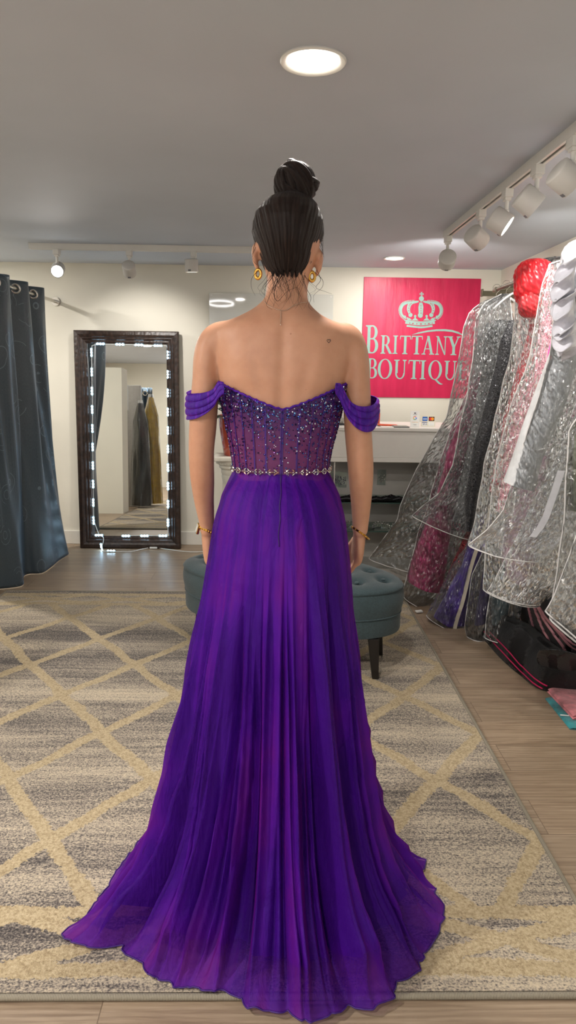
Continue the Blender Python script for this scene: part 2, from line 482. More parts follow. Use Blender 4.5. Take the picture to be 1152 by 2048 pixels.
# ------------------------------------------------------------------ pink wall sign
def m_sign():
    t = NT('sign_magenta'); co = t.coord()
    wv = t.noise(t.mapping(co, (9., 1., 2.)), 2., 3.); lines = t.noise(t.mapping(co, (170., 1., 3.)), 1., 2.)
    c = t.ramp(wv, [(.3, lin((196, 12, 72))), (.7, lin((214, 26, 84)))])
    return t.done(t.bsdf(Base_Color=c, Roughness=.38, Normal=t.bump(t.math('ADD', wv, t.math('MULTIPLY', lines, .12)), .25, .01)))
sy = WALL - .004
def SG(x, y, dy=.0):                      # sign detail: position measured on the sign's face
    p = PX(720 + x/4.608, 540 + y/4.608, WALL - .009 - dy); return p
sp = [SG(38, 57), SG(1118, 87), SG(1084, 1182), SG(8, 1160)]
zt = (sp[0].z + sp[1].z)/2; xl = sp[0].x; xr = sp[1].x; zb = zt - (xr-xl)*1.0
zb = PX(760, 794.5, WALL-.009).z
sign = empty('wall_sign', ((xl+xr)/2, WALL, zb), 'square magenta boutique sign with a pale green crown and serif letters on the back wall', 'sign')
MB().box((xl, WALL-.008, zb), (xr, WALL-.001, zt)).build('panel', m_sign(), sign, smooth=False, bevel=.0015)
GR = simple('sign_pale_green', (150, 190, 180), .5)
class Flat:                               # thin cut-vinyl shapes lying on the sign
    def __init__(s): s.mb = MB(); s.k = 0
    def poly(s, pts, mi=0, th=.0012):     # pts in world (x, z)
        s.k += 1; th = th + s.k*4e-6
        y0 = WALL - .0082; n = len(pts)
        if sum(pts[i][0]*pts[(i+1)%n][1]-pts[(i+1)%n][0]*pts[i][1] for i in range(n)) < 0: pts = pts[::-1]
        V = [Vector((p[0], y0 - th - mi*.003, p[1])) for p in pts] + [Vector((p[0], y0, p[1])) for p in pts]
        F = [tuple(range(n))] + [(i, i+n, (i+1)%n+n, (i+1)%n) for i in range(n)]
        s.mb.add(V, F, None, mi)
    def strip(s, A, B, mi=0):
        for i in range(len(A)-1): s.poly([A[i], A[i+1], B[i+1], B[i]], mi)
def glyph(ch):
    """pieces (polygons) in a box of cap height 1; returns pieces and width"""
    P = []
    def q(*p): P.append(list(p))
    TS = .038
    def serif(x, y, w, up):               # bracketed serif centred at x
        s = 1 if up else -1
        q((x-w, y), (x+w, y), (x+w, y+s*TS), (x+w*.55, y+s*(TS+.03)), (x-w*.55, y+s*(TS+.03)), (x-w, y+s*TS))
    def stem(x, w, y0=0., y1=1., sb=True, st=True, sw=.17):
        q((x-w/2, y0), (x+w/2, y0), (x+w/2, y1), (x-w/2, y1))
        if sb: serif(x, y0, sw, True)
        if st: serif(x, y1, sw, False)
    def arc(cx, cy, ro, ri, a0, a1, n=22, off=0.):
        A = [(cx+ro[0]*math.cos(a0+(a1-a0)*i/n), cy+ro[1]*math.sin(a0+(a1-a0)*i/n)) for i in range(n+1)]
        B = [(cx+off+ri[0]*math.cos(a0+(a1-a0)*i/n), cy+ri[1]*math.sin(a0+(a1-a0)*i/n)) for i in range(n+1)]
        for i in range(n): q(A[i], A[i+1], B[i+1], B[i])
    def diag(x0, y0, x1, y1, w): q((x0-w/2, y0), (x0+w/2, y0), (x1+w/2, y1), (x1-w/2, y1))
    W = .6
    if ch == 'I': stem(.17, .15); W = .34
    elif ch == 'T':
        stem(.34, .15, st=False); q((.02, 1), (.66, 1), (.66, .945), (.02, .945))
        q((.02, 1), (.06, .945), (.035, .80), (.0, .80)); q((.66, 1), (.62, .945), (.645, .80), (.68, .80)); W = .68
    elif ch == 'B':
        stem(.17, .15, sw=.16); q((.17, 1), (.36, 1), (.36, .955), (.17, .955)); q((.17, .545), (.36, .545), (.36, .5), (.17, .5)); q((.17, .045), (.36, .045), (.36, 0), (.17, 0))
        arc(.34, .7525, (.25, .2475), (.11, .203), -PI/2, PI/2); arc(.36, .2725, (.28, .2725), (.13, .228), -PI/2, PI/2); W = .66
    elif ch == 'R':
        stem(.17, .15, sw=.16); q((.17, 1), (.34, 1), (.34, .955), (.17, .955)); q((.17, .5), (.34, .5), (.34, .455), (.17, .455))
        arc(.33, .7275, (.26, .2725), (.115, .228), -PI/2, PI/2); q((.30, .49), (.46, .49), (.76, 0), (.58, 0)); q((.58, 0), (.80, 0), (.80, .03), (.6, .05)); W = .78
    elif ch == 'A':
        diag(.13, 0, .39, 1, .07); diag(.66, 0, .385, 1.0, .16); q((.22, .33), (.56, .33), (.56, .285), (.21, .285)); serif(.13, 0, .13, True); serif(.66, 0, .16, True); W = .82
    elif ch == 'N':
        stem(.15, .065, st=False, sw=.13); stem(.70, .065, sb=False, sw=.13); q((.05, 1), (.22, 1), (.735, 0), (.66, 0)); q((.02, 1), (.2, 1), (.2, .96), (.02, .96)); W = .84
    elif ch == 'Y':
        stem(.37, .15, 0, .45, st=False); diag(.37, .42, .14, 1, .16); diag(.40, .42, .62, 1, .07); serif(.14, 1, .15, False); serif(.62, 1, .12, False); W = .74
    elif ch in 'OQ':
        arc(.42, .5, (.42, .515), (.262, .472), 0, 2*PI, 44); W = .84
        if ch == 'Q':
            A = [(.40, .0), (.52, -.10), (.66, -.22), (.82, -.27), (.92, -.24)]; B = [(.54, .02), (.64, -.07), (.74, -.15), (.84, -.20), (.92, -.22)]
            for i in range(4): q(A[i], A[i+1], B[i+1], B[i])
    elif ch == 'U':
        stem(.17, .15, .3, 1, sb=False); stem(.66, .065, .3, 1, sb=False, sw=.12); arc(.3925, .3, (.3, .315), (.2, .255), PI, 2*PI, 26, .005); W = .78
    elif ch == 'E':
        stem(.17, .15, sw=.15); q((.17, 1), (.56, 1), (.56, .955), (.17, .955)); q((.17, .535), (.47, .535), (.47, .49), (.17, .49)); q((.17, .045), (.6, .045), (.6, 0), (.17, 0))
        q((.56, 1), (.52, .955), (.545, .83), (.575, .83)); q((.6, 0), (.56, .045), (.595, .18), (.625, .18)); q((.47, .62), (.47, .41), (.445, .41), (.445, .62)); W = .64
    return P, W
fl = Flat()
def word(chars, boxes):
    for ch, (xa, xb, yt, yb) in zip(chars, boxes):
        a, b = SG(xa, yb), SG(xb, yt)
        P, W = glyph(ch)
        for p in P: fl.poly([(a.x + (b.x-a.x)*u/W, a.z + (b.z-a.z)*v) for u, v in p])
word('BRITTANY', [(45,178,510,768), (186,302,603,771), (300,352,604,773), (362,470,606,775), (468,580,608,777), (566,692,609,779), (690,808,611,782), (800,930,613,784)])
word('BOUTIQUE', [(58,165,815,998), (160,300,822,1001), (308,430,828,1003), (440,556,831,1005), (548,610,833,1007), (625,760,835,1009), (770,892,838,1012), (898,990,841,1014)])
S2 = lambda x, y: (SG(x, y).x, SG(x, y).z)
sw = [(472,599,599), (540,574,587), (620,557,573), (700,547,564), (780,545,564), (850,553,572), (905,570,588), (950,596,606)]
fl.strip([S2(x, a) for x, a, b in sw], [S2(x, b) for x, a, b in sw])
fl.mb.build('lettering', GR, sign, smooth=False)
fl = Flat()
def disc(x, y, r, mi=0, ry=None):
    fl.poly([S2(x + r*math.cos(2*PI*k/20), y + (ry or r)*math.sin(2*PI*k/20)) for k in range(20)], mi)
def bandp(pts, w0, w1=None, n=26):        # ribbon through crop points
    C = spline(pts, n); w1 = w0 if w1 is None else w1
    A = []; B = []
    for i, p in enumerate(C):
        d = C[min(i+1, n)] - C[max(i-1, 0)]; d = d/np.hypot(*d); w = w0 + (w1-w0)*math.sin(PI*i/n)
        A.append(S2(p[0]-d[1]*w, p[1]+d[0]*w)); B.append(S2(p[0]+d[1]*w, p[1]-d[0]*w))
    fl.strip(A, B); return C
cxk = 561
for (xa, xb, y0, sag, h) in ((430, 668, 514, 14, 9), (418, 690, 482, 16, 13), (408, 700, 462, 17, 5)):
    bandp([(xa, y0), (cxk, y0+sag), (xb, y0+1)], h)
for x, y in ((458,489),(487,493),(523,496),(561,497),(600,496),(634,494),(666,490)):
    disc(x, y, 8 if x in (487, 561, 634) else 4, 1, 4.5)
for sgn in (-1, 1):
    f = lambda x: cxk + sgn*(cxk-x)
    C = bandp([(f(425), 448), (f(385), 410), (f(377), 360), (f(400), 318), (f(450), 300), (f(525), 297)], 7, 12)
    for i in range(1, 25, 1):
        d = C[min(i+1, 26)] - C[max(i-1, 0)]; d = d/np.hypot(*d); nrm = np.array((d[1], -d[0]))*(-sgn if False else 1)
        o = C[i] + nrm*17*(1 if sgn < 0 else -1)
        if np.hypot(*(o-np.array((cxk, 400)))) < np.hypot(*(C[i]-np.array((cxk, 400)))): o = C[i] - (o-C[i])
        disc(o[0], o[1], 5)
    C = bandp([(f(468), 425), (f(447), 370), (f(455), 325), (f(480), 302), (f(540), 290)], 7, 16)
    for i in range(3, 19, 3): disc(C[i][0], C[i][1], 4, 1)
    disc(f(465), 415, 19); disc(f(412), 433, 13); disc(f(508), 425, 11); disc(f(508), 440, 7); disc(f(438), 445, 8)
    fl.poly([S2(f(430), 462), S2(f(455), 440), S2(f(480), 462)])
    fl.poly([S2(f(478), 464), S2(f(508), 438), S2(f(540), 466)])
fl.poly([S2(548, 300), S2(575, 300), S2(584, 340), S2(580, 400), S2(572, 430), S2(550, 430), S2(540, 400), S2(538, 340)])
for y in (330, 352, 375, 398): disc(561, y, 4, 1)
disc(556, 418, 23); disc(566, 264, 23); disc(566, 287, 12, 0, 6); bandp([(545, 262), (566, 265), (588, 262)], 2)
for a in range(4):
    c, s = math.cos(a*PI/2), math.sin(a*PI/2)
    fl.poly([S2(568+c*3-s*3, 221+s*3+c*3), S2(568+c*20-s*9, 221+s*20+c*9), S2(568+c*16, 221+s*16), S2(568+c*20+s*9, 221+s*20-c*9), S2(568+c*3+s*3, 221+s*3-c*3)])
disc(568, 221, 5)
fl.mb.build('crown_emblem', [GR, bpy.data.materials['sign_magenta']], sign, smooth=False)

# ------------------------------------------------------------------ glossy board behind the head
bp0, bp1 = PX(418, 584, WALL-.02), PX(667, 590, WALL-.02)
tgt = Vector((-1.05, -.9, 2.10)); hit = PX(442, 607, WALL-.02)
nn = ((tgt-hit).normalized() - (hit-CPOS).normalized()).normalized()
rgt = Vector((0,0,1)).cross(nn).normalized(); rgt = -rgt if rgt.x < 0 else rgt
upv = nn.cross(rgt); upv = -upv if upv.z < 0 else upv
bw, bh = (bp1.x-bp0.x)/2, .31
bc = hit + rgt*(bw-.09) + upv*(.075-bh)
bt = NT('glossy_board'); bbs = bt.bsdf(Base_Color=lin((214,214,206)), Roughness=.03, **{'Specular IOR Level': .5})
board = empty('wall_board', bc, 'glossy pale board on the back wall behind the head', 'board')
MB().obox(bc, rgt*bw, nn*.004, upv*bh).build('sheet', bt.done(bbs), board, smooth=False, bevel=.002)
mb = MB()
for a in (-1, 1):
    for b in (-1, 1): mb.cyl(bc+rgt*bw*.96*a+upv*bh*.95*b+nn*.006, bc+rgt*bw*.96*a+upv*bh*.95*b-nn*.02, .006, 12)
mb.build('standoff', M['white_metal'], board)
ringl = empty('ceiling_ring_lamp', tgt, 'white ring lamp under the ceiling, seen only mirrored in the pale board', 'ceiling light')
MB().tube([tgt+Vector((.2*math.cos(a), .2*math.sin(a), .036*math.sin(a))) for a in [2*PI*k/40 for k in range(40)]], .014, 10, closed=True).build('ring_tube', emit('ring_glow', (255,252,250), 20.), ringl)
MB().cyl(tgt+Vector((0,.2,.036)), (tgt.x, tgt.y+.2, CEIL), .006, 8).build('hanger_rod', M['white_metal'], ringl)

# ------------------------------------------------------------------ leaning floor mirror with light strip
mo = FL(160, 1095); mtop = 1.662; lean = .078
mL, mR = FL(163, 1094).x, FL(361, 1096).x + .006
mu = Vector((0, lean, mtop)); mH = mu.length; mu.normalize()
m0 = Vector(((mL+mR)/2, mo.y, .002)); mx = Vector((1, 0, 0)); mn = mx.cross(mu); mn = -mn if mn.y > 0 else mn
def MR(px, py, off=0.):
    d = ray(px, py); p0 = m0 + mn*off
    k = mn.dot(p0-CPOS)/mn.dot(d); return CPOS + d*k
mirror = empty('floor_mirror', m0, 'tall dark brown framed mirror leaning on the back wall', 'mirror')
hw, fw = (mR-mL)/2, .095
def mframe():
    t = NT('dark_carved_wood'); co = t.coord()
    v = t.n('ShaderNodeTexVoronoi', Vector=t.mapping(co, (55, 55, 40)), Scale=1., _feature='SMOOTH_F1')
    n = t.noise(co, 40., 4.)
    c = t.ramp(t.math('ADD', t.math('MULTIPLY', n, .6), t.math('MULTIPLY', v.outputs['Distance'], .4)), [(.3, lin((30, 20, 15))), (.7, lin((66, 46, 36)))])
    return t.done(t.bsdf(Base_Color=c, Roughness=.38, Normal=t.bump(v.outputs['Distance'], .5, .004)))
MF = mframe()
prof = [(0, 0), (0, .022), (.006, .03), (.03, .034), (.044, .03), (.05, .024), (.056, .026), (.064, .022), (.072, .014), (.08, .016), (.088, .012), (fw, .006), (fw, 0)]
corners = [(-1, 0), (1, 0), (1, 1), (-1, 1)]
rings = []
for d, h in prof:
    rings.append([m0 + mx*(cx_*(hw-d)) + mu*((mH-d) if cy_ else d) + mn*h for cx_, cy_ in corners])
mb = MB()
mb.loft(rings, cap=False)
mb.obox(m0+mu*mH/2-mn*.006, mx*hw, mu*mH/2, mn*.006)
mb.build('frame', MF, mirror, smooth=False, bevel=.0015)
gt = NT('mirror_silver'); 
MB().obox(m0+mu*mH/2+mn*.003, mx*(hw-fw+.004), mu*(mH/2-fw+.004), mn*.002).build('glass', gt.done(gt.n('ShaderNodeBsdfGlossy', Color=(.86,.88,.87,1), Roughness=.004)), mirror, smooth=False)
LEDM = emit('led_cyan_white', (186, 226, 255), 22.); LEDH = simple('led_housing', (170, 200, 206), .3)
strip = empty('led_light_strip', MR(205, 1076), 'cool white plug-in light strip stuck around the mirror edge, tail on the floor', 'light strip')
left = [(183.5, y) for y in (705, 744, 782, 819, 857, 894, 931, 968, 1005, 1041)]; left = [(183.2+(y-705)*.0125, y) for x, y in left]
right = [(336, y) for y in (710, 749, 786, 824, 861, 898, 935, 972, 1008, 1045)]
top = [(201, 688), (240, 689), (278, 690), (316, 691.5)]; bot = [(198, 1070), (252, 1071.5), (289, 1071.5), (326, 1071.5)]
def led(c, ax, nrm):
    sd = ax.cross(nrm)
    mb = MB(); mb.obox(c+nrm*.003, ax*.034, sd*.0075, nrm*.003, 0)
    for k in (-1, 0, 1): mb.ball(c+ax*.022*k+nrm*.0065, (.0070, .0070, .0070), 10, 6, 1)
    mb.build('led_module', [LEDH, LEDM], strip)
for px, py in left + right: led(MR(px, py, .007), mu, mn)
for px, py in top + bot: led(MR(px, py, .007), mx, mn)
cab = [MR(px, py, .009) for px, py in [(198,1070)] + left[::-1] + [(184, 691)] + top + [(334, 692)] + right + [(336, 1068)] + bot[::-1][:3]]
cab2 = [MR(198, 1070, .01), MR(206, 1074, .02), MR(207, 1082, .045), FL(203, 1094, .03), FL(204, 1102, .006), FL(222, 1103, .006), FL(262, 1103, .005), FL(285, 1098, .006), FL(308, 1095, .008), FL(330, 1098, .005), FL(360, 1102, .005), FL(392, 1104, .004), FL(440, 1100, .004)]
MC = simple('white_cable', (232, 234, 232), .4)
MB().tube(cab, .0028, 6).build('cable', MC, strip)
MB().tube(spline([tuple(p) for p in cab2], 60), .0032, 6).build('cable', MC, strip)
led(FL(203, 1093, .028), Vector((0, -.35, .94)).normalized(), Vector((0, -.94, -.35)).normalized())
led(FL(222, 1103, .005), Vector((1, 0, 0)), Vector((0, -.3, 1)).normalized())
sw_ = FL(307, 1095, .012); MB().box((sw_.x-.03, sw_.y-.012, .003), (sw_.x+.03, sw_.y+.012, .018)).build('inline_switch', MC, strip, smooth=False, bevel=.004)

# ------------------------------------------------------------------ blue grommet curtain of the fitting room
def m_curtain():
    t = NT('curtain_satin'); uv = t.coord('UV')
    n = t.n('ShaderNodeTexNoise', Vector=uv, Scale=3., Detail=2.)
    wp = t.n('ShaderNodeVectorMath', _operation='MULTIPLY_ADD'); t.set(wp, 0, n.outputs['Color']); wp.inputs[1].default_value = (.12,.12,0); t.set(wp, 2, t.mapping(uv, (1.9, 2.2, 1.)))
    v = t.n('ShaderNodeTexVoronoi', Vector=wp.outputs[0], Scale=5.2, Randomness=.85)
    d = v.outputs['Distance']
    rg = t.math('LESS_THAN', t.math('ABSOLUTE', t.math('SUBTRACT', d, .40)), .010)
    rg2 = t.math('LESS_THAN', t.math('ABSOLUTE', t.math('SUBTRACT', d, .235)), .009)
    cut = t.math('GREATER_THAN', t.noise(wp.outputs[0], 6., 1.), .42)
    pat = t.math('MULTIPLY', t.math('MAXIMUM', rg, rg2), cut)
    weave = t.noise(t.mapping(uv, (600, 120, 1)), 1., 2.)
    base = t.ramp(weave, [(.3, lin((60, 72, 81))), (.7, lin((74, 87, 96)))])
    c = t.mix(pat, base, lin((104, 120, 130)))
    return t.done(t.bsdf(Base_Color=c, Roughness=.36, Normal=t.bump(pat, .25, .003), **{'Sheen Weight': .22, 'Sheen Roughness': .35, 'Sheen Tint': lin((90, 150, 215))}))
MCU = m_curtain()
M['chrome'] = simple('brushed_nickel', (206, 202, 194), .22, 1.)
cx0 = -1.66; zc = 1.875
curt = empty('grommet_curtain', (cx0, 4.6, 0), 'blue-grey satin curtain with swirl pattern and steel grommets at the left edge', 'curtain')
hem = [(-.40*4.15+0, 4.02)] 
hemP = [FL(-60, 1186), FL(-18, 1180), FL(20, 1177), FL(46, 1171), FL(47, 1155), FL(58, 1149), FL(84, 1147), FL(104, 1134), FL(118, 1122), FL(137, 1109), FL(128, 1100), FL(112, 1099)]
topu = []
NF = 7
def curtain_pt(u, v):
    yy = 4.07 + 1.17*u
    ph = u*NF*PI
    xx = cx0 + .055*math.sin(ph)*(1-.12*u)
    zt_ = zc + .052
    hp = hemS[min(len(hemS)-1, int(u*(len(hemS)-1)+.5))]
    e = v**1.7
    x = xx*(1-e) + hp[0]*e; y = yy*(1-e) + hp[1]*e
    w = math.sin(PI*min(1, v*1.2))
    x += .014*w*math.sin(u*31+v*2.3) + .010*w*math.sin(u*67-v*3.)
    z = zt_*(1-v) + .004*v
    return Vector((x, y, z))
hemS = spline([(p.x, p.y) for p in hemP], 400)
V, F, UV = surf(curtain_pt, 240, 90)
MB().add(V, F, UV).build('cloth', MCU, curt, angle=180, solid=.002)
mbv = []
for k in range(NF+1):
    u = min(1, max(0, k/NF)) ; 
    c = Vector((cx0, 4.07+1.17*u, zc))
    tl = .62 * (1 if k % 2 else -1)
    ax = Vector((math.sin(tl), math.cos(tl), 0)); s1 = Vector((math.cos(tl), -math.sin(tl), 0))
    mb = MB(); mb.tube([c + s1*.027*math.cos(a) + Vector((0,0,1))*.027*math.sin(a) for a in [2*PI*i/28 for i in range(28)]], .0075, 8, closed=True)
    mb.build('grommet', M['chrome'], curt)
rod = empty('curtain_rod', (cx0, 4.3, zc), 'slim grey metal rod carrying the blue-grey grommet curtain', 'curtain rod')
MB().cyl((cx0, 3.15, zc), (cx0, WALL-.012, zc), .0125, 16).build('pole', M['chrome'], rod)
MB().ball((cx0, 3.14, zc), .026, 16, 10).build('finial', M['chrome'], rod)
MB().cyl((cx0, WALL-.014, zc), (cx0, WALL-.001, zc), .032, 24).build('wall_bracket', M['chrome'], rod)

# ------------------------------------------------------------------ things standing left of the frame, seen in the mirror
def VR(px, py, Y):                        # follow the sight line over the mirror to the plane y = Y
    p = MR(px, py, .005); d = (p-CPOS).normalized(); d = d - mn*2*d.dot(mn)
    return p + d*((Y-p.y)/d.y)
pr = VR(243, 735, 2.9)
struct('wall_partition', MB().box((LX, 2.6, 0), (pr.x, 2.9, min(CEIL-.05, pr.z))), M['wall'], smooth=False)
pa, pb = VR(243, 770, 2.1), VR(281, 770, 2.1)
struct('door_1', MB().box((pa.x-.25, 2.04, 0), (pb.x, 2.1, pa.z)), simple('grey_door', (172, 168, 164), .5), smooth=False, bevel=.006)
for px0, px1, py0, py1, Y in ((283, 306, 778, 1075, 1.0),):
    a, b = VR(px0, py0, Y), VR(px1, py1, Y)
    o = empty('grommet_curtain', ((a.x+b.x)/2, Y, 0), 'dark blue curtain behind the yellow gown, seen in the mirror', 'curtain')
    V, F, UV = surf(lambda u, v: Vector((a.x+(b.x-a.x)*u*(1+.15*v), Y+.03*math.sin(u*3.5*PI), a.z*(1-v)+.02)), 40, 20)
    MB().add(V, F, UV).build('cloth', MCU, o, angle=180, solid=.002)
    MB().tube([Vector(((a.x*.6+b.x*.4)+.03*math.cos(k*2*PI/20), Y+.035, a.z-.06+.03*math.sin(k*2*PI/20))) for k in range(20)], .008, 8, closed=True).build('grommet', M['chrome'], o)
sc_ = VR(244, 795, 2.45)
o = empty('acrylic_sign', sc_, 'small white acrylic sign with a blue spot, seen in the mirror beside the white post', 'sign')
xa_ = Vector((.75, -.66, 0)); 
MB().obox(sc_, xa_*.085, Vector((.66,.75,0))*.004, Vector((0,0,.15))).build('plate', simple('acrylic_white', (226, 228, 230), .12), o, smooth=False, bevel=.003)
MB().ball(sc_+xa_*.03+Vector((.66,.75,0))*.005+Vector((0,0,-.05)), (.018,.006,.022), 14, 8).build('blue_spot', simple('blue_print', (50, 96, 180), .4), o)

# ------------------------------------------------------------------ reception counter with glass shelves
yc0, yc1 = 4.6, 5.2
zt_ = PX(760, 855.5, yc0).z; zp = PX(760, 921, yc0).z
xc0 = PX(622, 860, yc0).x; xc1 = 1.22
M['lam'] = simple('white_laminate', (226, 222, 214), .35, var=.012)
M['lamg'] = simple('grey_laminate', (186, 182, 174), .5, var=.012)
ct = empty('reception_counter', ((xc0+xc1)/2, (yc0+yc1)/2, 0), 'white reception counter with an open glass-shelved display front', 'counter')
MB().box((xc0-.01, yc0-.012, zt_-.022), (xc1, yc1, zt_)).build('top', M['lam'], ct, smooth=False, bevel=.003)
MB().box((xc0, yc0, zp+.018), (xc1, yc0+.02, zt_-.0225)).build('front_panel', M['lam'], ct, smooth=False, bevel=.002)
MB().box((xc0, yc0-.004, zp-.012), (xc1, yc0+.03, zp+.0175)).build('display_rail', M['lam'], ct, smooth=False, bevel=.003)
for x in (xc0, xc1-.02): MB().box((x, yc0+.03, .0), (x+.02, yc1-.02, zt_-.0225)).build('side_panel', M['lam'], ct, smooth=False)
MB().box((xc0+.0205, yc0+.34, .081), (xc1-.0205, yc0+.355, zt_-.03)).build('back_panel', M['lamg'], ct, smooth=False)
MB().box((xc0+.0205, yc0+.03, .0), (xc1-.0205, yc1-.03, .08)).build('plinth', M['lamg'], ct, smooth=False)
xd = PX(669, 950, yc0).x
MB().box((xd-.004, yc0+.005, .0805), (xd+.004, yc0+.02, zp-.0125)).build('divider', M['lamg'], ct, smooth=False)
def m_glass():
    t = NT('shelf_glass')
    g = t.n('ShaderNodeBsdfGlossy', Color=(.8,.95,.9,1), Roughness=.03); tr = t.n('ShaderNodeBsdfTransparent', Color=(.93,.965,.955,1))
    lw = t.n('ShaderNodeFresnel', IOR=1.45)
    mxs = t.n('ShaderNodeMixShader', i0=t.math('ADD', lw.outputs[0], .05), i1=tr, i2=g); return t.done(mxs)
M['glass'] = m_glass(); M['gedge'] = simple('glass_edge', (60, 84, 76), .2)
zs = [PX(790, 1005, yc0+.04).z, PX(790, 1062, yc0+.04).z]
for z in zs:
    MB().box((xc0+.022, yc0+.035, z-.008), (xc1-.022, yc0+.335, z)).build('glass_shelf', M['glass'], ct, smooth=False)
    MB().box((xc0+.022, yc0+.032, z-.008), (xc1-.022, yc0+.0345, z)).build('shelf_edge', M['gedge'], ct, smooth=False)
MBK = simple('black_plastic', (22, 21, 24), .25)
MSIL = simple('rhinestone_silver', (210, 210, 208), .18, 1.)
def claw(x, y, z, w, label, k):
    o = empty('hair_claw', (x, y, z), label, 'hair clip', 'black hair clips on the upper glass shelf')
    for sg in (-1, 1):
        mb = MB()
        V, F, UV = surf(lambda u, v: Vector((x+(u-.5)*w, y+sg*(.004+.022*math.sin(v*2.6)), z+.002+.034*v*(1-.35*abs(u-.5)*2))), 10, 8)
        mb.add(V, F)
        for t_ in range(5): mb.tube([(x+(t_/4-.5)*w*.9, y+sg*.006, z+.012), (x+(t_/4-.5)*w*.9, y+sg*.013, z+.003)], [.004, .0022], 6)
        mb.build('jaw', MBK, o, solid=.003)
    MB().cyl((x-.012, y, z+.026), (x+.012, y, z+.026), .007, 10).build('spring', MSIL, o)
for k, (px, w, yo) in enumerate(((692, .1, .07), (702, .07, .12), (752, .08, .07), (772, .075, .08), (783, .06, .13), (797, .085, .07))):
    p = PX(px, 1000, yc0+yo)
    claw(p.x, yc0+yo, zs[0]+.0005, w, ['black hair clip on the upper glass shelf left of the right forearm', 'smaller black hair clip behind the leftmost one on the glass shelf', 'black hair clip just right of the forearm on the glass shelf',
        'middle black hair clip on the upper glass shelf', 'black hair clip set back on the upper glass shelf', 'rightmost black hair clip on the upper glass shelf'][k], k)
def tiara(x, y, z, w, label):
    o = empty('tiara', (x, y, z), label, 'tiara', 'tiaras on the lower glass shelf')
    mb = MB(); pts = [(x+w*math.cos(a), y+w*.7*math.sin(a)-w*.3, z+.003) for a in [PI*k/20 for k in range(-2, 23)]]
    mb.tube(pts, .0025, 6); mb.build('band', MSIL, o)
    mb = MB()
    for i, p in enumerate(pts[3:-3]):
        h = .012 + .028*math.sin(PI*i/18)*(1 if i % 2 else .55)
        mb.tube([p, (p[0], p[1], p[2]+h)], .0016, 5); mb.ball((p[0], p[1], p[2]+h), .0048, 8, 5)
    mb.build('crystals', MSIL, o)
for k, (px, lab) in enumerate(((700, 'silver tiara on the lower glass shelf left of the forearm'), (762, 'silver tiara on the lower glass shelf right of the forearm'), (800, 'silver tiara at the right of the lower glass shelf'))):
    p = PX(px, 1055, yc0+.12); tiara(p.x, yc0+.12, zs[1]+.0005, .06, lab)
def card(px, py, label, col):
    p = PX(px, py, yc0+.325); o = empty('earring_card', p, label, 'earrings', 'earring cards hanging in the display')
    MB().box((p.x-.03, p.y+.006, p.z-.055), (p.x+.03, p.y+.0085, p.z+.055)).build('clear_card', M['glass'], o, smooth=False)
    for s_ in (-1, 1):
        mb = MB(); r = random.Random(px+s_)
        for k in range(9): mb.ball((p.x+s_*.012+r.uniform(-.008,.008), p.y, p.z+.02-.006*k+r.uniform(-.003,.003)), r.uniform(.0025,.005), 8, 5)
        mb.build('drop_earring', simple('crystal_'+str(px)+str(s_), col, .15, .9), o)
card(672, 958, 'leftmost card of lilac drop earrings hanging in the display', (176, 160, 196)); card(685, 960, 'card of lilac earrings hanging close left of the forearm', (150, 138, 180)); card(763, 955, 'card of silver earrings hanging right of the forearm', (226, 222, 214))

# things on the counter top
zz = zt_ + .0005
def onc(px, yo): return PX(px, 850, yc0+yo).x
def rev():
    p = onc(830, .10); y = yc0+.10
    x0, x1 = onc(820.5, .1), onc(838.5, .1); h = PX(830, 822, y).z - zz
    o = empty('review_card', (p, y, zz), 'white review card with a multicoloured letter and gold stars, standing on the counter', 'card')
    mb = MB(); mb.obox(((x0+x1)/2, y+.004, zz+h/2), ((x1-x0)/2, 0, 0), (0, .0018, 0), (0, .008, h/2)); mb.box((x0, y-.004, zz), (x1, y+.03, zz+.003))
    mb.build('card', simple('card_white', (240, 239, 235), .3), o, smooth=False)
    cx = (x0+x1)/2; W_ = x1-x0
    def pt(u, v, e=.0): return Vector((cx+u*W_, y+.0015-.008+.016*v+.0015-e, zz+h*v))
    def flat(pl, m, name):
        mb = MB()
        for q in pl: mb.add([pt(u, v, .0009) for u, v in q], [tuple(range(len(q)))])
        mb.build(name, m, o, smooth=False)
    asp = W_/h
    def arcq(a0, a1, n=8, ro=.21, ri=.135):
        r = []
        for i in range(n):
            b0, b1 = math.radians(a0+(a1-a0)*i/n), math.radians(a0+(a1-a0)*(i+1)/n)
            r.append([(ro*math.cos(b0), .56+ro*asp*math.sin(b0)), (ro*math.cos(b1), .56+ro*asp*math.sin(b1)), (ri*math.cos(b1), .56+ri*asp*math.sin(b1)), (ri*math.cos(b0), .56+ri*asp*math.sin(b0))])
        return r
    flat(arcq(45, 150), simple('print_red', (224, 66, 52), .5), 'letter_red'); flat(arcq(150, 212), simple('print_yellow', (246, 188, 30), .5), 'letter_yellow')
    flat(arcq(212, 310), simple('print_green', (52, 160, 84), .5), 'letter_green')
    flat(arcq(310, 360) + [[(.0, .585), (.205, .585), (.205, .545), (.0, .545)]], simple('print_blue', (66, 130, 240), .5), 'letter_blue')
    flat([[(-.30+.15*k+(.055 if i % 2 == 0 else .024)*math.cos(PI/2+i*PI/5), .30+(.055 if i % 2 == 0 else .024)*asp*math.sin(PI/2+i*PI/5)) for i in range(10)] for k in range(5)], simple('print_gold', (240, 168, 40), .5), 'stars')
    fgk = simple('print_grey', (90, 90, 96), .5)
    flat([[(-.2, .78), (.2, .78), (.2, .755), (-.2, .755)], [(-.12, .90), (.12, .90), (.1, .82), (-.1, .82)], [(-.15, .15), (.17, .15), (.17, .13), (-.15, .13)]], fgk, 'small_print')
rev()
